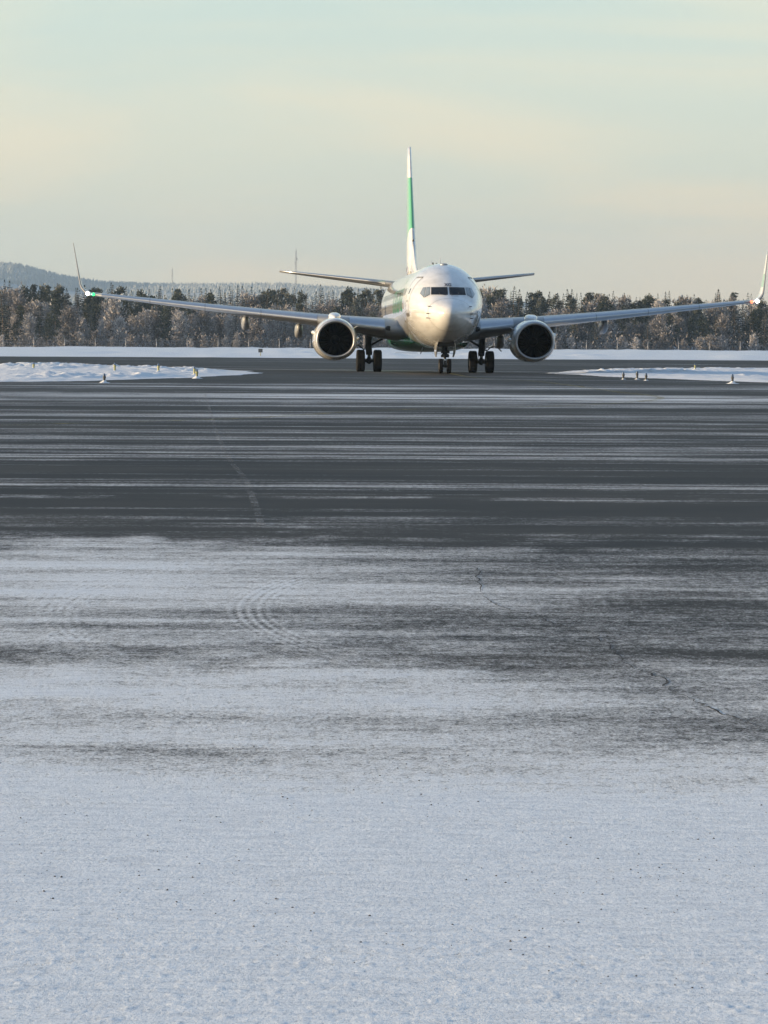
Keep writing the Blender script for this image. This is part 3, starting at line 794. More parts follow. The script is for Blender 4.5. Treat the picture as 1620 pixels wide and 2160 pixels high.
for sgn in (-1, 1):
    span = [0.9, 1.88, 2.6, 3.6, 4.83, 5.6, 7, 8.5, 10, 11.5, 13, 14.5, 16, 17.05]
    secs = [wsec(x, sgn) for x in span]
    wing = loft(secs).build('wing', M['wing'], jet)
    wing['label'] = 'left-hand wing in the picture with a green wingtip light' if sgn < 0 else 'right-hand wing in the picture with a red wingtip light'
    # slats: bare metal noses of the outer wing, krueger panels inboard
    for x0, x1 in ((2.35, 4.05), (5.65, 8.38), (8.42, 11.18), (11.22, 13.98), (14.02, 16.5)):
        ss = [wsec(x0 + (x1 - x0) * k / 4, sgn) for k in range(5)]
        loft(ss, 0.0, 0.11, 8, 0.006, caps=False).build('slat', M['slat'], wing)
    # control surfaces: a slightly drooped trailing edge
    for x0, x1, nm in ((2.3, 5.5, 'flap'), (5.7, 11.6, 'flap'), (11.8, 15.6, 'aileron')):
        mbf = MB(); rr_ = []
        for k in range(6):
            x = x0 + (x1 - x0) * k / 5; c = wC(x); y0 = wLE(x) + 0.985 * c
            z0 = wZ(x) - 0.985 * c * math.sin(wTw(x)); e = 0.10 * c
            rr_.append([Vector((sgn * x, y0 - e, z0 + 0.035)), Vector((sgn * x, y0 + 0.02 * c, z0 - 0.03)), Vector((sgn * x, y0 + 0.02 * c, z0 - 0.045)), Vector((sgn * x, y0 - e, z0 - 0.055))])
        mbf.rings(rr_); mbf.build(nm, M['wing'], wing, False)
    # winglet: blended curve up from the tip
    secs = []; cx, cz = 17.05, 3.80; ang = R(6)
    pts = []; x_, z_ = cx, cz
    for k in range(9):
        pts.append((x_, z_, ang)); stp = 0.13
        ang = R(6) + (R(77.5) - R(6)) * min(1, (k + 1) / 7)
        x_ += math.cos(ang) * stp; z_ += math.sin(ang) * stp
    for k in range(1, 8):
        x_ += math.cos(R(78.5)) * 0.262; z_ += math.sin(R(78.5)) * 0.262; pts.append((x_, z_, R(78.5)))
    for i, (x, z, a) in enumerate(pts):
        f = i / (len(pts) - 1); g = max(0, z - 3.80) / 2.4
        le = 21.15 + 0.25 * f + 1.55 * g ** 1.05; c = 1.70 * (1 - f * 0.25) * (1 - 0.60 * g)
        secs.append(((sgn * x, le, z), c, 0.105 - 0.03 * f, R(-1.2) * (1 - f), (-sgn * math.sin(a), 0, math.cos(a))))
    wl = loft(secs, camber=0.0).build('winglet', M['winglet'], wing)
    loft([(p, c, t, tw, up) for p, c, t, tw, up in secs[2:]], 0.0, 0.10, 6, 0.004, 0.0, caps=False).build('winglet_leading_edge', M['under'], wing)
    # navigation light and strobe at the root of the winglet
    def lens(name, p, r_, mat):
        b = bmesh.new(); bmesh.ops.create_icosphere(b, subdivisions=2, radius=r_)
        for v in b.verts: v.co = Vector((v.co.x * 1.0, v.co.y * 0.8, v.co.z)) + Vector(p)
        me_ = bpy.data.meshes.new(name); b.to_mesh(me_); b.free(); me_.materials.append(mat)
        return link(bpy.data.objects.new(name, me_), wing)
    lens('navigation_light', (sgn * 16.92, wLE(16.92) + 0.01, wZ(16.92) + 0.005), 0.085, M['green_light'] if sgn < 0 else M['red_light'])
    lens('strobe_light', (sgn * 17.22, 21.16, 3.83), 0.10, M['strobe'])
    # landing lights in the root
    p = (sgn * 2.16, wLE(2.16) + 0.03, wZ(2.16))
    b = bmesh.new(); bmesh.ops.create_icosphere(b, subdivisions=2, radius=0.15)
    for v in b.verts: v.co = Vector((v.co.x * 1.25, v.co.y * 0.5, v.co.z * 0.85)) + Vector(p)
    me_ = bpy.data.meshes.new('landing_light'); b.to_mesh(me_); b.free(); me_.materials.append(M['glass']); link(bpy.data.objects.new('landing_light', me_), wing)
    # flap track fairings
    for x, ln in ((3.75, 2.2), (6.45, 2.6), (9.15, 2.1)):
        y0 = wLE(x) + 0.55 * wC(x); zz = wing_low(x, 0.55); mbf = MB(); rr_ = []
        for k in range(13):
            u = k / 12; rad = 0.215 * math.sin(math.pi * min(1, 0.06 + u * 0.92)) ** 0.55 
            zc = zz - 0.16 - 0.34 * u; hz = rad * 1.45
            rr_.append([Vector((sgn * x + rad * math.copysign(abs(math.cos(t)) ** .6, math.cos(t)), y0 + ln * u, zc + hz * math.copysign(abs(math.sin(t)) ** .7, math.sin(t)))) for t in [2 * math.pi * i / 16 for i in range(16)]])
        mbf.rings(rr_); mbf.build('flap_track_fairing', M['wing'], wing)

    # ---- engine
    ex, ey, ez = sgn * 4.83, 11.2, 1.55
    NA = 56
    def ering(r_, y, flat=0.92, up=1.0, dz=0.0, dx=0.0):
        out = []
        for i in range(NA):
            t = 2 * math.pi * i / NA; c = math.cos(t); s_ = math.sin(t)
            zz = r_ * c * (flat if c < 0 else up)
            xx = r_ * s_ * (1.0 + 0.035 * max(0, -c))
            out.append(Vector((ex + xx + dx, ey + y, ez + zz + dz)))
        return out
    tilt = lambda rr: [Vector((p.x, p.y + 0.10 * (p.z - ez) * -1 * 0.6, p.z)) for p in rr]
    mb = MB(); mb.rings([tilt(ering(r_, y)) for r_, y in ((0.985, 0.22), (1.03, 0.5), (1.075, 1.0), (1.10, 1.7), (1.085, 2.3), (1.0, 3.0), (0.90, 3.5), (0.84, 3.55))], caps=False)
    cowl = mb.build('engine', M['white'], jet)
    cowl['label'] = ('left' if sgn < 0 else 'right') + '-hand jet engine in the picture with a polished intake lip'
    mb = MB(); mb.rings([tilt(ering(r_, y)) for r_, y in ((0.985, 0.22), (0.970, 0.12), (0.945, 0.045), (0.918, 0.006), (0.895, 0.0), (0.870, 0.012), (0.848, 0.05), (0.834, 0.11), (0.826, 0.18))], caps=False)
    mb.build('intake_lip', M['lip'], cowl)
    mb = MB(); mb.rings([ering(r_, y, 0.92 + 0.08 * min(1, y / 0.9)) for r_, y in ((0.826, 0.17), (0.812, 0.35), (0.80, 0.7), (0.80, 1.05), (0.80, 1.2))], caps=False)
    mb.build('intake_duct', M['duct'], cowl)
    mb = MB()
    mb.add([Vector((ex, ey + 1.2, ez))] + ering(0.80, 1.2, 1.0), [(0, 1 + i, 1 + (i + 1) % NA) for i in range(NA)])
    for k in range(24):
        a = 2 * math.pi * k / 24; da = 0.10
        def bp(r_, ang, y): return Vector((ex + r_ * math.sin(ang), ey + y, ez + r_ * math.cos(ang)))
        mb.add([bp(0.22, a - da, 1.02), bp(0.77, a + 0.05, 0.98), bp(0.77, a + 0.05 + da * 1.3, 1.12), bp(0.22, a + da, 1.14)], [(0, 1, 2, 3)])
    mb.build('fan', M['fan'], cowl)
    mb = MB(); mb.tube([(ex, ey + 1.15, ez), (ex, ey + 0.95, ez), (ex, ey + 0.78, ez), (ex, ey + 0.68, ez)], [0.24, 0.19, 0.10, 0.012], 20); mb.build('spinner', M['duct'], cowl)
    mb = MB(); mb.rings([ering(r_, y, 1.0) for r_, y in ((0.83, 3.45), (0.66, 3.5), (0.62, 3.9), (0.48, 4.5), (0.30, 4.6), (0.16, 5.0), (0.02, 5.3))]); mb.build('exhaust_nozzle', M['nozzle'], cowl)
    # cowl joint line, strake
    mb = MB(); mb.rings([tilt(ering(r_, y)) for r_, y in ((1.078, 0.98), (1.080, 1.0))], caps=False); mb.build('cowl_joint', M['line'], cowl)
    mb = MB(); mb.rings([tilt(ering(r_, y)) for r_, y in ((0.990, 0.215), (0.993, 0.240))], caps=False); mb.build('cowl_joint', M['line'], cowl)
    for a in (-sgn * 1.0,):
        c_, s_ = math.cos(a), math.sin(a)
        P = lambda r_, y: Vector((ex + r_ * s_, ey + y, ez + r_ * c_))
        mb = MB(); n_ = Vector((c_, 0, -s_)) * 0.012
        pr = [P(1.02, 0.75), P(1.30, 1.25), P(1.32, 1.75), P(1.05, 1.85)]
        mb.add([p + n_ for p in pr] + [p - n_ for p in pr], [(0, 1, 2, 3), (7, 6, 5, 4), (0, 4, 5, 1), (1, 5, 6, 2), (2, 6, 7, 3), (3, 7, 4, 0)])
        mb.build('strake', M['white'], cowl, False)
    for a in (sgn * 1.25, -sgn * 1.5):   # latch blister and side vents
        c_, s_ = math.cos(a), math.sin(a)
        mb = MB(); mb.tube([Vector((ex + rr_ * s_, ey + y, ez + rr_ * c_)) for rr_, y in ((1.02, 1.0), (1.10, 1.3), (1.12, 1.8), (1.03, 2.4))], [0.02, 0.10, 0.10, 0.02], 10); mb.build('cowl_blister', M['white'], cowl)
    # pylon
    mb = MB(); rr_ = []
    for y, hw, zt, zb in ((1.2, 0.05, 1.13, 0.95), (1.5, 0.22, 1.22, 0.95), (2.1, 0.30, 1.33, 0.9), (2.8, 0.30, 1.36, 0.7), (3.4, 0.28, 1.30, 0.6), (4.4, 0.22, 0.95, 0.4), (5.6, 0.10, 0.75, 0.5)):
        rr_.append([Vector((ex + hw * math.copysign(abs(math.cos(t)) ** .7, math.cos(t)), ey + y, ez + (zt + zb) / 2 + (zt - zb) / 2 * math.copysign(abs(math.sin(t)) ** .7, math.sin(t)))) for t in [2 * math.pi * i / 20 for i in range(20)]])
    mb.rings(rr_); mb.build('pylon', M['white'], cowl)

    # ---- tailplane
    hs = []
    for k in range(8):
        u = k / 7; x = 0.45 + (7.17 - 0.45) * u
        hs.append(((sgn * x, 33.2 + 4.35 * u, 4.74 + 0.80 * u), 3.9 - 2.55 * u, 0.10, R(0.8), (0, 0, 1)))
    tp = loft(hs, camber=0.0).build('tailplane', M['wing'], jet)
    loft([(p, c * 0.16, t * 3.2, tw, up) for p, c, t, tw, up in hs[1:]], 0, 0.45, 8, 0.006, 0.0).build('leading_edge', M['slat'], tp)

    # ---- main gear
    gx, gy, axz = sgn * 2.86, 19.6, 0.548
    mb = MB()
    mb.tube([(gx + sgn * 0.06, gy + 0.05, 2.25), (gx + sgn * 0.03, gy, 1.25), (gx, gy, 0.98)], [0.175, 0.17, 0.16], 18)
    mb.tube([(gx, gy - 0.02, 1.02), (gx, gy, 0.86)], [0.175, 0.16], 18)
    mb.tube([(gx - 0.42, gy, axz), (gx + 0.42, gy, axz)], 0.085, 14)
    mb.tube([(gx, gy, 0.72), (gx, gy, 0.42)], [0.11, 0.12], 14)
    mb.box((gx + sgn * 0.17, gy, 2.02), (0.10, 0.10, 0.12))
    mb.box((gx, gy - 0.10, 0.46), (0.05, 0.12, 0.07))
    gear = mb.build('main_gear', M['strut'], jet)
    gear['label'] = ('left' if sgn < 0 else 'right') + '-hand main landing gear in the picture with twin wheels'
    mb = MB(); mb.tube([(gx, gy, 0.90), (gx, gy, 0.70)], 0.085, 14); mb.build('oleo', M['chrome'], gear)
    mb = MB(); mb.tube([(gx - sgn * 0.05, gy + 0.02, 1.32), (gx - sgn * 1.15, gy + 0.05, 1.95)], [0.055, 0.06], 10); mb.build('side_brace', M['strut'], gear)
    mb = MB(); mb.tube([(gx, gy + 0.2, 1.25), (gx, gy + 0.42, 0.95), (gx, gy + 0.16, 0.62)], [0.045, 0.05, 0.045], 8); mb.build('torque_link', M['strut'], gear)
    mb = MB(); mb.tube([(gx + sgn * .09, gy - .15, 1.6), (gx + sgn * .12, gy - .17, 1.1), (gx + sgn * .05, gy - .16, .75), (gx + sgn * .18, gy - .1, .56)], 0.018, 6)
    mb.tube([(gx - sgn * .09, gy - .15, 1.5), (gx - sgn * .13, gy - .18, 1.0), (gx - sgn * .19, gy - .1, .58)], 0.015, 6); mb.build('hydraulic_line', M['dark'], gear)
    # outer gear door: a curved plate carried on a bent arm
    mb = MB(); mb.tube([(gx + sgn * 0.10, gy - 0.02, 1.18), (gx + sgn * 0.28, gy - 0.04, 1.12), (gx + sgn * 0.46, gy - 0.06, 1.28), (gx + sgn * 0.62, gy - 0.05, 1.34)], [0.04, 0.028, 0.03, 0.03], 8)
    mb.tube([(gx + sgn * 0.14, gy - 0.02, 1.30), (gx + sgn * 0.28, gy - 0.04, 1.14)], 0.02, 8); mb.build('door_arm', M['strut'], gear)
    vs = []; fs2 = []
    for k in range(9):
        u = k / 8; xx = gx + sgn * (0.40 + 0.62 * u); zz = 1.30 + 0.11 * math.sin(u * 2.6) - 0.26 * u ** 2.2
        hw = 0.52 * (1 - 0.15 * u); th = 0.030 * (1 - 0.75 * u)
        for y_, dz in ((-hw, th), (hw, th), (hw, -th), (-hw, -th)): vs.append((xx, gy + y_, zz + dz))
    mb = MB(); mb.rings([[Vector(v) for v in vs[4 * k:4 * k + 4]] for k in range(9)]); mb.build('gear_door', M['white'], gear, False)
    for o_ in (-0.43, 0.43):
        wheel(gx + o_, gy, axz, 0.565, 0.21, gear)

# ---- fin with dorsal fillet and rudder
fsec = []
for k in range(10):
    u = k / 9; z = 4.95 + 7.55 * u
    fsec.append(((0, 30.5 + 6.0 * u, z), 5.9 - 3.55 * u, 0.105 - 0.012 * u, 0.0, (1, 0, 0)))
fin = loft(fsec, 0.0, 0.70, 14, 0, 0.0).build('fin', M['fin'], jet)
loft(fsec[1:-1], 0.705, 1.0, 8, 0, 0.0).build('rudder', M['fin'], fin)
mb = MB(); rr_ = []
for k in range(9):
    u = k / 8; s = 25.8 + 6.0 * u; zt = 5.17 + 1.75 * u ** 2.0; hw = 0.03 + 0.22 * u
    rr_.append([Vector((-hw, s, 5.0)), Vector((-hw * .6, s, 5.0 + (zt - 5.0) * .6)), Vector((-0.012, s, zt)), Vector((0.012, s, zt)), Vector((hw * .6, s, 5.0 + (zt - 5.0) * .6)), Vector((hw, s, 5.0))])
mb.rings(rr_); mb.build('dorsal_fillet', M['fin'], fin)
mb = MB(); mb.tube([(0, 32.0, 7.10), (0, 31.7, 7.14), (0, 31.55, 7.14)], [0.05, 0.045, 0.02], 8); mb.build('fin_probe', M['dark'], fin)
def fin_pt(x, y, sgn):
    # side of the fin at station s and height z
    s, z = x, y; u = (z - 4.95) / 7.55; le = 30.5 + 6 * u; c = 5.9 - 3.55 * u; t = 0.105 - 0.012 * u; f = min(max((s - le) / c, 0.001), 0.999)
    yt = 5 * t * c * (0.2969 * math.sqrt(f) - 0.126 * f - 0.3516 * f * f + 0.2843 * f ** 3 - 0.1036 * f ** 4)
    return Vector((sgn * (yt + 0.006), s, z))
for sgn in (-1, 1):
    wrap_text('t', 3.4, lambda x, y: fin_pt(36.0 + sgn * x, 8.7 + y, sgn), 'emblem', M['white'], fin, cut=0.2)

# ---- nose gear
mb = MB()
mb.tube([(0, 4.05, 1.40), (0, 4.0, 0.92), (0, 4.0, 0.80)], [0.12, 0.115, 0.13], 16)
mb.tube([(0, 3.98, 0.86), (0, 3.98, 0.74)], [0.20, 0.19], 14)
mb.box((0, 3.86, 0.86), (0.16, 0.10, 0.05)); mb.box((0, 3.88, 1.0), (0.20, 0.05, 0.06))
mb.tube([(-0.20, 4.0, 0.342), (0.20, 4.0, 0.342)], 0.05, 12)
mb.tube([(0, 4.0, 0.46), (0, 4.0, 0.27)], [0.065, 0.07], 12)
ng = mb.build('nose_gear', M['strut'], jet); ng['label'] = 'slim nose landing gear with two small wheels'
mb = MB(); mb.tube([(0, 4.0, 0.78), (0, 4.0, 0.42)], 0.058, 14); mb.build('oleo', M['chrome'], ng)
mb = MB(); mb.tube([(0, 4.16, 0.80), (0, 4.36, 0.62), (0, 4.10, 0.42)], 0.03, 8); mb.build('torque_link', M['strut'], ng)
mb = MB(); mb.tube([(-.06, 4.05, 1.0), (-.10, 5.1, 1.42)], 0.045, 8); mb.tube([(.06, 4.05, 1.0), (.10, 5.1, 1.42)], 0.045, 8); mb.build('drag_brace', M['strut'], ng)
mb = MB(); mb.tube([(0.0, 3.80, 0.80), (0.0, 3.74, 0.80)], [0.07, 0.075], 12); mb.build('taxi_light', M['glass'], ng)
for o_ in (-0.19, 0.19): wheel(o_, 4.0, 0.342, 0.343, 0.095, ng)
mb = MB(); mb.box((0, 4.15, 1.37), (0.36, 0.95, 0.115)); mb.build('gear_bay', M['black'], ng, False)
for sgn in (-1, 1):
    mb = MB(); rr_ = []
    for k in range(9):
        u = k / 8; z = 1.42 - 0.66 * u; x = sgn * (0.39 + 0.05 * math.sin(u * 3.0)); y0 = 3.16 + 0.75 * u ** 2.2; y1 = 5.0 - 0.35 * u
        rr_.append([Vector((x - .012, y0, z)), Vector((x + .012, y0, z)), Vector((x + .012, y1, z)), Vector((x - .012, y1, z))])
    mb.rings(rr_); mb.build('gear_door', M['white'], ng, False)
# dark wheel wells under the fairing
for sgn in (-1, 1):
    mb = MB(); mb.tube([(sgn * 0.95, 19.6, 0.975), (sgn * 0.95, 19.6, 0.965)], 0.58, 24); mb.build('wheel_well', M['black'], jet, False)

# ------------------------------------------------------------------ taxiway edge markers
def lathe(mb, x, y, z, prof, n=14, jig=0.0, rr=None):
    rings = []
    for r_, h in prof:
        rings.append([Vector((x + r_ * math.cos(t) * (1 + (rr.uniform(-jig, jig) if rr else 0)), y + r_ * math.sin(t) * (1 + (rr.uniform(-jig, jig) if rr else 0)), z + h)) for t in [2 * math.pi * i / n for i in range(n)]])
    mb.rings(rings)
M['marker'] = simple('marker_yellow_grey', (0.34, 0.33, 0.16), 0.6, 0, 0.25, 8)
M['marker_dark'] = simple('marker_dark', (0.07, 0.075, 0.08), 0.6, 0, 0.25, 8)
M['lens'] = simple('marker_lens', (0.10, 0.14, 0.22), 0.15, 0, 0.2, 8)
EDGE = 'taxiway edge lights poking out of the snow banks'
def edge_light(ix, iy, h, mat, mound, label, seed):
    rr = random.Random(seed)
    h *= 0.58; mound *= 0.38; x, y = px(ix, iy, 0.22); z = bank_z(x, y)
    t = tag(empty('edge_light', (x, y, z)), label, 'edge light', EDGE)
    mb = MB(); lathe(mb, 0, 0, -0.05, [(0.05, 0), (0.045, 0.07), (0.042, h - 0.04), (0.055, h - 0.02), (0.058, h + 0.02), (0.05, h + 0.05)]); mb.build('post', mat, t)
    mb = MB(); lathe(mb, 0, 0, h - 0.01, [(0.042, 0.01), (0.045, 0.05), (0.036, 0.09), (0.012, 0.11)]); mb.build('lamp_lens', M['lens'], t)
    mb = MB(); lathe(mb, 0, 0, -0.10, [(mound * 1.7, 0.04), (mound * 1.15, 0.10), (mound * 0.66, 0.09 + mound * 0.22), (mound * 0.36, 0.09 + mound * 0.42), (0.05, 0.09 + mound * 0.55)], 16, 0.22, rr); mb.build('snow_mound', M['snow'], t)
for i, a in enumerate((
    (70, 770, 0.36, 'marker', 0.34, 'small edge light on the left snow bank, farthest left and at its back edge'),
    (219, 794, 0.40, 'marker_dark', 0.46, 'dark edge light in a broad cone of snow on the left snow bank'),
    (241, 777, 0.42, 'marker', 0.26, 'pale edge light just right of the dark cone light on the left snow bank'),
    (333, 778, 0.42, 'marker', 0.30, 'lone pale edge light between the dark cone light and the yellowish pair'),
    (409, 781, 0.44, 'marker', 0.34, 'yellowish edge light, rear one of the close pair on the left snow bank'),
    (414, 786, 0.46, 'marker', 0.48, 'yellowish edge light, front one of the close pair on the left snow bank'),
    (1313, 789, 0.38, 'marker_dark', 0.28, 'leftmost edge light of the three on the right snow bank near the engine'),
    (1342, 789, 0.44, 'marker_dark', 0.30, 'middle and tallest edge light of the three on the right snow bank'),
    (1361, 791, 0.36, 'marker_dark', 0.28, 'rightmost edge light of the close three on the right snow bank'),
    (1464, 777, 0.42, 'marker', 0.30, 'edge light at the back edge of the right snow bank below the outer wing'),
    (1543, 797, 0.46, 'marker_dark', 0.52, 'edge light in a snow cone at the front of the right snow bank, farthest right'))):
    edge_light(a[0], a[1], a[2], M[a[3]], a[4], a[5], 40 + i)
# small sign on the far snow strip
x, y = px(548, 755, 0.0); y = max(y, 296.0); x = (548 - 810) / FPX * y
z = gz(x, y) + 0.15
t = tag(empty('runway_sign', (x, y, z)), 'small dark sign on a post in the far snow strip left of the engine', 'sign')
mb = MB(); mb.tube([(0, 0, -0.1), (0, 0, 0.32)], 0.035, 8); mb.build('post', M['marker'], t)
mb = MB(); mb.box((0, -0.05, 0.46), (0.19, 0.03, 0.16)); mb.build('board', M['marker_dark'], t, False)

# ------------------------------------------------------------------ perimeter fence
FY = 690.0
M['galv'] = simple('galvanised', (0.30, 0.30, 0.31), 0.5, 0.3, 0.15, 4)
def wire_mat():
    m, nt, p = new_mat('wire_mesh')
    p.inputs['Base Color'].default_value = (0.25, 0.25, 0.26, 1); p.inputs['Alpha'].default_value = 0.10
    return m
fence = tag(empty('fence', (0, FY, gz(0, FY))), 'wire perimeter fence with pale posts along the edge of the forest', 'fence')
post_me = None
k0 = -810.0
for k in range(-4, 30):
    ix = 135 + 64.7 * k
    x = (ix - 810) / FPX * FY
    if post_me is None:
        mb = MB(); mb.tube([(0, 0, -0.3), (0, 0, 1.85)], 0.075, 8); mb.tube([(0, 0, 1.85), (0, -0.35, 2.10)], 0.05, 6)
        o = mb.build('post', M['galv'], fence); post_me = o.data
    else:
        o = link(bpy.data.objects.new('post', post_me), fence)
    o.location = (x, 0, gz(x, FY) - gz(0, FY) + rng.uniform(-0.1, 0.05)); o.rotation_euler = (rng.uniform(-.02, .02), rng.uniform(-.03, .03), 0)
mb = MB()
for z in (0.5, 1.0, 1.6): mb.tube([(-95, 0, z), (95, 0, z)], 0.008, 4)
mb.build('wire', M['galv'], fence)

# ------------------------------------------------------------------ trees
def foliage_mat(name, dark, mid, frost, hv=0.18):
    m, nt, p = new_mat(name)
    at = node(nt, 'ShaderNodeAttribute', attribute_name='frost')
    tc = node(nt, 'ShaderNodeTexCoord'); oi = node(nt, 'ShaderNodeObjectInfo')
    f = noise(nt, tc.outputs['Object'], 0.55, 3)
    a = math_n(nt, 'ADD', at.outputs['Fac'], math_n(nt, 'MULTIPLY', math_n(nt, 'SUBTRACT', f, 0.5), 0.7))
    a = math_n(nt, 'ADD', a, math_n(nt, 'MULTIPLY', math_n(nt, 'SUBTRACT', oi.outputs['Random'], 0.5), 0.55))
    c1 = mixc(nt, maprange(nt, a, 0.0, 0.5), dark, mid)
    c2 = mixc(nt, maprange(nt, a, 0.4, 1.0), c1, frost)
    nt.links.new(c2, p.inputs['Base Color']); p.inputs['Roughness'].default_value = 0.9; p.inputs['Specular IOR Level'].default_value = 0.1
    return m
M['spruce'] = foliage_mat('spruce_needles', (0.014, 0.022, 0.019), (0.042, 0.050, 0.044), (0.30, 0.30, 0.30))
M['pine'] = foliage_mat('pine_needles', (0.025, 0.034, 0.024), (0.075, 0.083, 0.062), (0.30, 0.29, 0.27))
M['birch'] = foliage_mat('frosted_twigs', (0.075, 0.067, 0.064), (0.22, 0.205, 0.203), (0.46, 0.445, 0.445))
M['bark'] = simple('bark', (0.10, 0.075, 0.06), 0.9, 0, 0.4, 3)
M['birch_bark'] = simple('birch_bark', (0.30, 0.27, 0.25), 0.8, 0, 0.4, 3)

def tri_mesh(name, V, F, frost, mat):
    me = bpy.data.meshes.new(name); me.from_pydata(V, [], F); me.update()
    a = me.attributes.new('frost', 'FLOAT', 'POINT'); a.data.foreach_set('value', np.array(frost, dtype=np.float32))
    me.materials.append(mat); return me

def leaf(V, F, A, p, d, ln, wd, fr, rr):
    """one sprig: a bent two-triangle blade"""
    d = d.normalized(); s = d.cross(Vector((rr.uniform(-1, 1), rr.uniform(-1, 1), rr.uniform(-1, 1))))
    if s.length < 1e-3: s = d.cross(Vector((1, 0, 0)))
    s.normalize(); n = len(V)
    V += [tuple(p - s * wd * .25), tuple(p + d * ln * .55 - s * wd * .5), tuple(p + d * ln), tuple(p + d * ln * .5 + s * wd * .5)]
    A += [fr - .12, fr, fr + .18, fr]; F.append((n, n + 1, n + 2, n + 3))

def make_spruce(seed, H, Rb):
    rr = random.Random(seed); V, F, A = [], [], []
    z = 0.04 * H
    while z < H * 0.985:
        u = z / H; rad = Rb * (1 - u) ** 0.92 * rr.uniform(0.75, 1.12) + 0.05
        n = 8 if u < .8 else 5
        a0 = rr.uniform(0, 6.28)
        for k in range(n):
            if rr.random() < 0.12: continue
            a = a0 + 6.283 * k / n + rr.uniform(-.3, .3); L_ = rad * rr.uniform(.7, 1.1)
            droop = -0.28 + 0.75 * u
            for j in range(4):
                f = (j + rr.random()) / 4
                p = Vector((math.cos(a) * L_ * f, math.sin(a) * L_ * f, z + L_ * f * droop * (0.6 + .5 * f)))
                aa = a + rr.uniform(-.9, .9)
                d = Vector((math.cos(aa), math.sin(aa), droop + rr.uniform(-.35, .15)))
                leaf(V, F, A, p, d, 0.30 * L_ + rr.uniform(.15, .4) * (1.05 - .8 * u), rr.uniform(.16, .34) * (1.1 - .6 * u), 0.12 + 0.38 * f * rr.random() + 0.12 * u, rr)
        z += (0.30 + 0.10 * (1 - u)) * rr.uniform(.8, 1.2)
    for k in range(6): leaf(V, F, A, Vector((0, 0, H * .96)), Vector((rr.uniform(-.2, .2), rr.uniform(-.2, .2), 1)), H * .045, .12, .35, rr)
    return tri_mesh('spruce_crown', V, F, A, M['spruce']), H, 0.16
def clump(V, F, A, c, rx, rz, n, size, fr0, rr, upb=0.25):
    for _ in range(n):
        d = Vector((rr.gauss(0, 1), rr.gauss(0, 1), rr.gauss(0, 1))).normalized(); q = rr.random() ** 0.45
        p = Vector((c[0] + d.x * rx * q, c[1] + d.y * rx * q, c[2] + d.z * rz * q))
        dd = d + Vector((rr.uniform(-.7, .7), rr.uniform(-.7, .7), rr.uniform(-.5, .5) + upb))
        leaf(V, F, A, p, dd, size * rr.uniform(.6, 1.4), size * rr.uniform(.35, .8), fr0 + 0.30 * max(0, d.z) + rr.uniform(-.2, .2), rr)
def make_pine(seed, H, Rb):
    rr = random.Random(seed); V, F, A = [], [], []
    n = rr.randint(42, 52)
    for k in range(n):
        u = 0.16 + 0.80 * (k + rr.random()) / n
        rad = Rb * math.sin(min(1, (1 - u) / 0.70 + 0.10) * 1.6) * rr.uniform(.25, 1.0); a = rr.uniform(0, 6.28)
        s = Rb * rr.uniform(.22, .42) * (1.05 - 0.5 * u)
        clump(V, F, A, (math.cos(a) * rad, math.sin(a) * rad, u * H), s, s * .75, 44, .38, .20, rr, .6)
    return tri_mesh('pine_crown', V, F, A, M['pine']), H, 0.17
def make_birch(seed, H, Rb, nbr=44, dens=36):
    rr = random.Random(seed); V, F, A = [], [], []
    for k in range(nbr):
        u = 0.03 + 0.92 * (k + rr.random()) / nbr; a = rr.uniform(0, 6.28)
        L_ = Rb * (1.15 - 0.75 * u) * rr.uniform(.6, 1.15) * (0.75 if u < .25 else 1)
        rise = 0.9 + 0.9 * u
        p0 = Vector((0, 0, u * H * 0.85)); d0 = Vector((math.cos(a), math.sin(a), rise)).normalized()
        # the bough itself
        n = len(V); s = d0.cross(Vector((0, 0, 1))).normalized() * 0.03; e = p0 + d0 * L_ * 1.25
        V += [tuple(p0 - s), tuple(p0 + s), tuple(e)]; A += [0, 0, .2]; F.append((n, n + 1, n + 2))
        for j in range(dens):
            f = rr.random() ** 0.6; p = p0 + d0 * L_ * 1.25 * f + Vector((rr.gauss(0, .26), rr.gauss(0, .26), rr.gauss(0, .22)))
            d = d0 + Vector((rr.uniform(-.9, .9), rr.uniform(-.9, .9), rr.uniform(-.5, .7)))
            leaf(V, F, A, p, d, rr.uniform(.22, .60), rr.uniform(.06, .20), 0.22 + 0.42 * f + rr.uniform(-.22, .22), rr)
    for k in range(30): leaf(V, F, A, Vector((rr.gauss(0, .15), rr.gauss(0, .15), H * rr.uniform(.82, .95))), Vector((rr.uniform(-.4, .4), rr.uniform(-.4, .4), 1)), .7, .10, .5, rr)
    return tri_mesh('birch_crown', V, F, A, M['birch']), H, 0.11
def trunk_mesh(seed, H, r0, mat):
    rr = random.Random(seed); mb = MB(); pts = []; x = y = 0
    for k in range(6):
        pts.append((x, y, H * 0.94 * k / 5 - (0.4 if k == 0 else 0))); x += rr.uniform(-.08, .08); y += rr.uniform(-.08, .08)
    mb.tube(pts, [r0 * (1 - 0.17 * k) for k in range(6)], 7)
    me = bpy.data.meshes.new('trunk'); me.from_pydata(mb.v, [], mb.f); me.update(); me.materials.append(mat); return me
PROTO = {'spruce': [], 'pine': [], 'birch': [], 'shrub': []}
for i in range(5):
    c, H, r0 = make_spruce(200 + i, rng.uniform(10, 12), rng.uniform(1.5, 2.2)); PROTO['spruce'].append((c, trunk_mesh(300 + i, H, r0, M['bark']), H))
    c, H, r0 = make_pine(400 + i, rng.uniform(9.5, 11.5), rng.uniform(1.9, 2.5)); PROTO['pine'].append((c, trunk_mesh(500 + i, H, r0, M['bark']), H))
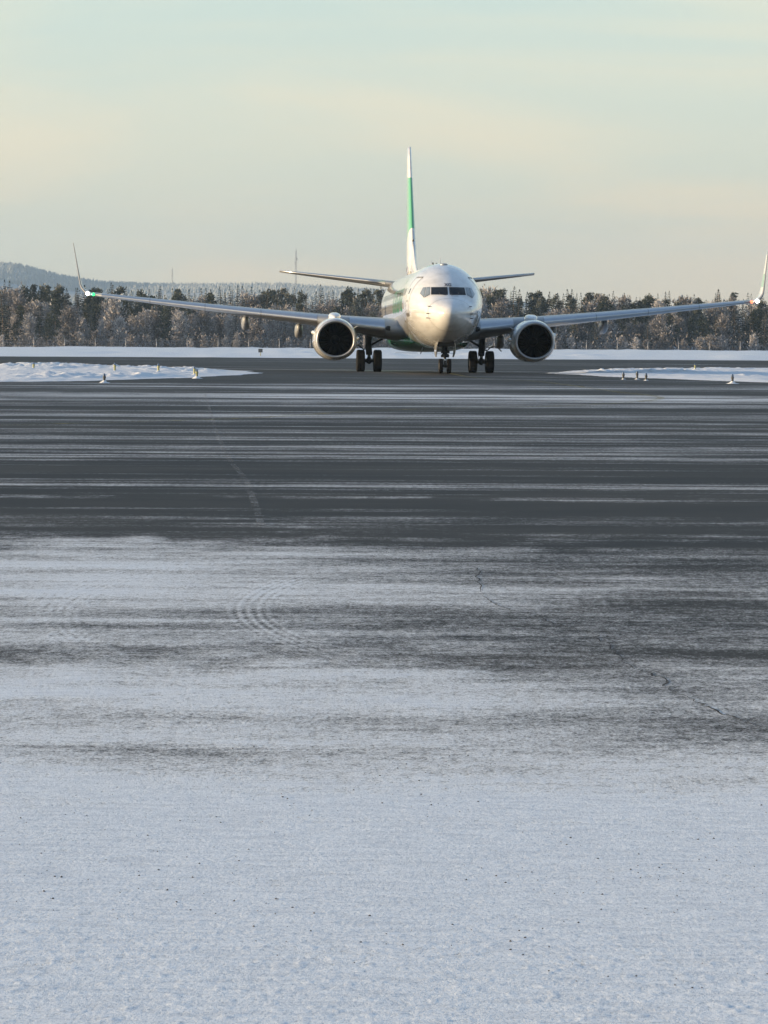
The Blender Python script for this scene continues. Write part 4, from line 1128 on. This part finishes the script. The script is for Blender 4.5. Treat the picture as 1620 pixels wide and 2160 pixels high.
for i in range(6):
    c, H, r0 = make_birch(600 + i, rng.uniform(6.5, 8.5), rng.uniform(1.9, 2.7)); PROTO['birch'].append((c, trunk_mesh(700 + i, H, r0, M['birch_bark']), H))
for i in range(4):
    c, H, r0 = make_birch(800 + i, rng.uniform(2.6, 3.6), rng.uniform(1.1, 1.5), 20, 24); PROTO['shrub'].append((c, trunk_mesh(900 + i, H, 0.05, M['birch_bark']), H))
KIND = {'spruce': ('spruce_tree', 'dark pointed spruce'), 'pine': ('pine_tree', 'round grey-green pine'), 'birch': ('birch_tree', 'pale frosted birch'), 'shrub': ('frosted_shrub', 'low frosted shrub')}
ZONES = [(-999, 100, 'at the far left edge'), (100, 175, 'left of the left winglet'), (175, 260, 'right of the green wingtip light'), (260, 340, 'behind the outer left wing'), (340, 420, 'behind the middle of the left wing'), (420, 505, 'left of the outer left flap fairing'), (505, 575, 'above the small dark sign'), (575, 650, 'just left of the left engine'), (650, 745, 'behind the left engine'), (745, 820, 'behind the left main gear'), (820, 1000, 'behind the fuselage'),
         (1000, 1070, 'behind the right main gear'), (1070, 1185, 'behind the right engine'), (1185, 1255, 'just right of the right engine'), (1255, 1330, 'by the right outer flap fairing'), (1330, 1400, 'behind the middle of the right wing'), (1400, 1470, 'behind the outer right wing'), (1470, 1545, 'left of the red wingtip light'), (1545, 9999, 'at the far right edge')]
def tree(kind, x, y, h, rowname, label=None, var=None, wide=1.0):
    ix = 810 + x / y * FPX
    c, t, H = PROTO[kind][rng.randrange(len(PROTO[kind])) if var is None else var]
    nm, desc = KIND[kind]
    e = empty(nm, (x, y, gz(x, y) - 0.05)); s = h / H
    e.scale = (s * wide, s * wide, s); e.rotation_euler = (rng.uniform(-.03, .03), rng.uniform(-.03, .03), rng.uniform(0, 6.28))
    zone = next(z for a, b, z in ZONES if a <= ix < b)
    lab = label or f'{desc}, forest {rowname}, {zone}'
    tag(e, lab, 'shrub' if kind == 'shrub' else 'tree', f'{nm.replace("_", " ")}s, {rowname}, {zone}' if not label else 'forest trees that stand out')
    link(bpy.data.objects.new('trunk', t), e); link(bpy.data.objects.new('crown', c), e)
    return e
def skyline(ix):
    """how high the wood stands above the eye along the frame, in metres at 760 m"""
    return float(np.interp(ix, [-100, 0, 180, 300, 400, 560, 800, 1015, 1060, 1250, 1350, 1450, 1515, 1600, 1720], [13.3, 13.3, 13.3, 12.5, 12.3, 12.5, 12.6, 12.8, 12.6, 12.0, 11.6, 11.5, 12.0, 11.3, 11.3]))
FR = {'front row': (700, 712, 2.0), 'second row': (718, 732, 1.6), 'third row': (742, 758, 1.5), 'back row': (776, 800, 1.4)}
for rowname, (ya, yb, spx) in FR.items():
    hw = yb * 0.118 + 3; x = -hw
    while x < hw:
        y = rng.uniform(ya, yb); ix = 810 + x / y * FPX; sk = skyline(ix)
        left = ix < 760
        if rowname == 'front row':
            kind = rng.choices(('birch', 'spruce', 'pine'), (0.70, 0.14, 0.16) if left else (0.55, 0.30, 0.15))[0]
            h = rng.uniform(5.4, 8.8) if kind == 'birch' else rng.uniform(5.5, 9.5)
        elif rowname == 'second row':
            kind = rng.choices(('birch', 'spruce', 'pine'), (0.42, 0.34, 0.24) if left else (0.25, 0.48, 0.27))[0]
            h = rng.uniform(8.6, 11.2)
        elif rowname == 'third row':
            kind = rng.choices(('birch', 'spruce', 'pine'), (0.12, 0.58, 0.30))[0]; h = sk * rng.uniform(0.90, 1.06)
        else:
            kind = rng.choices(('birch', 'spruce', 'pine'), (0.06, 0.66, 0.28))[0]; h = sk * (rng.uniform(0.90, 1.13) if kind == 'spruce' else rng.uniform(0.85, 1.10))
        tree(kind, x, y, h, rowname, wide=rng.uniform(.95, 1.3) if kind == 'birch' else rng.uniform(.80, 1.15))
        x += spx * rng.uniform(.7, 1.3)
# shrubs at the foot of the wood
x = -88
while x < 88:
    tree('shrub', x, rng.uniform(694, 699), rng.uniform(1.6, 3.4), 'foot', wide=rng.uniform(.9, 1.4)); x += rng.uniform(2.0, 4.2)
# brush and young growth filling the wood: twigs nobody could count
V, F, A = [], [], []; r = random.Random(91)
for _ in range(30000):
    y = 697 + 110 * r.random() ** 1.5; x = r.uniform(-1, 1) * (y * 0.118 + 3)
    top = 1.0 + 3.4 * float(_hash(np.array([math.floor(x * .45)]), np.array([math.floor(y * .2)]), 5)[0])
    z = gz(x, y) + r.random() ** 1.3 * top
    leaf(V, F, A, Vector((x, y, z)), Vector((r.uniform(-.6, .6), r.uniform(-.6, .6), r.uniform(.2, 1))), r.uniform(.4, .95), r.uniform(.12, .34), r.uniform(-.05, .5), r)
me = tri_mesh('undergrowth', V, F, A, M['birch']); ug = link(bpy.data.objects.new('undergrowth', me)); ug['kind'] = 'stuff'; ug['label'] = 'frosted brush filling the foot of the forest'
# individuals that stand out in the photograph
def at_px(ix, y): return (ix - 810) / FPX * y
tree('spruce', at_px(1362, 698), 698, 6.6, '', 'large blue-green spruce with drooping boughs at the forest foot under the right wing', 0, 1.35)
tree('spruce', at_px(8, 700), 700, 11.8, '', 'tall dark spruce at the far left edge of the photo', 1, 1.3)
tree('spruce', at_px(1513, 772), 772, 13.4, '', 'tallest spiky spruce breaking the skyline near the right winglet', 2, 1.0)
tree('spruce', at_px(1505, 776), 776, 12.6, '', 'slimmer spruce just left of the tallest spiky spruce on the right skyline', 3, 0.8)
tree('spruce', at_px(1445, 775), 775, 12.2, '', 'narrow spruce top on the skyline midway along the outer right wing', 4, 0.7)
tree('spruce', at_px(1397, 772), 772, 12.2, '', 'pointed spruce on the skyline above the middle of the right wing', 1, 0.8)
tree('pine', at_px(1045, 768), 768, 13.2, '', 'broad pine on the skyline just right of the fuselage', 1, 1.1)
tree('pine', at_px(200, 762), 762, 13.2, '', 'round dark pine top on the skyline beside the green wingtip light', 2, 1.15)
tree('birch', at_px(498, 694), 694, 3.6, '', 'small bright frosted birch sapling by the fence left of the left engine', 2, 1.0)
tree('pine', at_px(1240, 770), 770, 12.8, '', 'ragged pine on the skyline above the inner right wing', 3, 1.1)

# ------------------------------------------------------------------ far hills
RID = [(-900, 500), (-200, 528), (0, 550), (40, 553), (100, 570), (150, 581), (220, 590), (330, 594), (460, 593), (600, 592), (700, 598), (800, 603), (1000, 618), (1200, 640), (1620, 655), (2600, 660)]
DR = 5200.0
def ridge_z(x):
    ix = 810 + x / DR * FPX
    return (709 - np.interp(ix, [p[0] for p in RID], [p[1] for p in RID])) / FPX * DR - 9.0
hx = np.linspace(-1450, 1450, 180); hy = np.concatenate([np.linspace(1390, 5200, 50), np.linspace(5300, 6400, 8)])
HX, HY = np.meshgrid(hx, hy)
def hill_np(x, y):
    u = np.clip((y - 1400) / (DR - 1400), 0, 1)
    z = 1.9 + (ridge_z(x) - 1.9) * (u ** 1.6) - np.clip(y - DR, 0, 9e9) * 0.02
    return z + (fbm(x * 0.004, y * 0.003, 300, 4) - 0.5) * 14 * u * (1 - u) * 4 * 0.6
HZ = hill_np(HX, HY)
vs = np.stack([HX.ravel(), HY.ravel(), HZ.ravel()], 1).tolist(); n = len(hx); fs2 = []
for j in range(len(hy) - 1):
    for i in range(n - 1): fs2.append((j * n + i, j * n + i + 1, (j + 1) * n + i + 1, (j + 1) * n + i))
def hill_mat():
    m, nt, p = new_mat('wooded_hill')
    geo = node(nt, 'ShaderNodeNewGeometry')
    f = noise(nt, mapping(nt, geo.outputs['Position'], (0.006, 0.0025, 0.01)), 1.0, 6, 0.6)
    nt.links.new(mixc(nt, maprange(nt, f, 0.52, 0.62), (0.32, 0.34, 0.36), (0.60, 0.63, 0.66)), p.inputs['Base Color']); p.inputs['Roughness'].default_value = 0.95  # wood and snow tones paled, with distance haze put into the colour
    return m
hill = mesh_obj('hills', vs, fs2, hill_mat()); hill['kind'] = 'structure'
M['far_trees'] = simple('far_frosted_hazed_conifers', (0.30, 0.325, 0.34), 0.95, 0, 0.5, 0.02)  # frosted trees, paled further in the colour to stand in for haze
V, F = [], []; r = random.Random(77)
def far_tree(x, y, z, h, w_):
    n = len(V); a = r.uniform(0, 1.5)
    for zz, rad in ((0, w_ * .8), (h * .30, w_), (h * .45, w_ * .62), (h * .62, w_ * .66), (h * .75, w_ * .3)):
        for k in range(5):
            t = a + 6.283 * k / 5; q = rad * r.uniform(.7, 1.25); V.append((x + math.cos(t) * q, y + math.sin(t) * q, z + zz + r.uniform(-.05, .05) * h))
    V.append((x, y, z + h))
    for i in range(4):
        for k in range(5): F.append((n + i * 5 + k, n + i * 5 + (k + 1) % 5, n + (i + 1) * 5 + (k + 1) % 5, n + (i + 1) * 5 + k))
    for k in range(5): F.append((n + 20 + k, n + 20 + (k + 1) % 5, n + 25))
cnt = 0
while cnt < 9000:
    y = 3000 + (DR + 60 - 3000) * r.random() ** 0.55; ix = r.uniform(-80, 1120); x = (ix - 810) / FPX * y
    if cnt > 7600: y = DR + r.uniform(-60, 60); x = (ix - 810) / FPX * y
    q = float(fbm(np.array([x * 0.006]), np.array([y * 0.0025]), 311, 3)[0])
    if q > 0.56 and y < DR - 80: continue
    z = float(hill_np(np.array([x]), np.array([y]))[0]); h = r.uniform(4.5, 9.5)
    far_tree(x, y, z - 0.5, h, h * r.uniform(.16, .30)); cnt += 1
for k in range(2600):   # the wood goes on round the airfield
    a = r.uniform(R(30), R(330)); d = r.uniform(430, 560) 
    x = math.sin(a) * d; y = 120 + math.cos(a) * d
    if y < -560 or (y > 280 and abs(x) < y * 0.2): continue
    far_tree(x, y, gz(x, y) - 0.5, r.uniform(9, 15), r.uniform(1.8, 3.0))
wood = mesh_obj('hill_forest', V, F, M['far_trees'], None, False); wood['kind'] = 'stuff'; wood['label'] = 'far frosted forest covering the hazy hills'

# masts on the ridge
M['mast'] = simple('mast_steel', (0.16, 0.12, 0.12), 0.6, 0.2, 0.2, 0.2)
def mast(ix, top, label, wd):
    x = (ix - 810) / FPX * DR; z0 = float(hill_np(np.array([x]), np.array([DR]))[0]); zt = CAM_H + (709 - top) / FPX * DR
    e = tag(empty('radio_mast', (x, DR, z0)), label, 'mast'); h = zt - z0; mb = MB(); wd2 = wd / 2
    cs = [(wd2, wd2), (-wd2, wd2), (-wd2, -wd2), (wd2, -wd2)]
    for cx, cy in cs: mb.tube([(cx, cy, -3), (cx, cy, h)], wd * .11, 5)
    mb.build('lattice_legs', M['mast'], e)
    mb = MB(); n = int(h / (wd * 1.5))
    for k in range(n):
        za, zb = h * k / n, h * (k + 1) / n
        for i in range(4):
            a, b = cs[i], cs[(i + 1) % 4]
            if k % 2: a, b = b, a
            mb.tube([(a[0], a[1], za), (b[0], b[1], zb)], wd * .07, 4)
    mb.build('lattice_braces', M['mast'], e)
    mb = MB(); mb.tube([(0, 0, h), (0, 0, h + wd * 2)], wd * .12, 5); mb.box((wd * .6, 0, h - wd * 6), (wd * .35, wd * .3, wd * .9)); mb.box((-wd * .6, 0, h - wd * 9), (wd * .3, wd * .3, wd * .7)); mb.build('aerials', M['mast'], e)
mast(622, 530, 'tall lattice radio mast on the far ridge above the left tailplane tip', 2.2)
mast(362, 570, 'faint thin mast on the far ridge above the outer left wing', 1.3)

# ------------------------------------------------------------------ haze
b = bmesh.new(); bmesh.ops.create_cube(b, size=1.0)
for v in b.verts: v.co = Vector((v.co.x * 3400, -700 + (v.co.y + .5) * 7400, -60 + (v.co.z + .5) * 260))
me = bpy.data.meshes.new('haze'); b.to_mesh(me); b.free()
m = bpy.data.materials.new('haze_air'); m.use_nodes = True; nt = m.node_tree; nt.nodes.clear()
out = nt.nodes.new('ShaderNodeOutputMaterial'); pv = nt.nodes.new('ShaderNodeVolumePrincipled')
pv.inputs['Color'].default_value = (0.55, 0.76, 1.0, 1); pv.inputs['Density'].default_value = 1.05e-4; pv.inputs['Anisotropy'].default_value = 0.2
nt.links.new(pv.outputs[0], out.inputs['Volume']); me.materials.append(m)
hz = link(bpy.data.objects.new('haze', me)); hz['kind'] = 'stuff'; hz['label'] = 'thin cold haze in the air'

# trees that share a row, a kind and a place are told apart by their order
_g = {}
for o in sc.objects:
    if o.parent is None and o.get('category') in ('tree', 'shrub'): _g.setdefault(o['label'], []).append(o)
ORD = ['leftmost', 'second from left', 'third from left', 'fourth from left', 'fifth from left', 'sixth from left', 'seventh from left', 'eighth from left', 'ninth from left', 'tenth from left']
for lab, os_ in _g.items():
    if len(os_) < 2: continue
    os_.sort(key=lambda o: o.location.x / o.location.y)
    for i, o in enumerate(os_): o['label'] = lab + ', ' + (ORD[i] if i < len(os_) - 1 else 'rightmost')
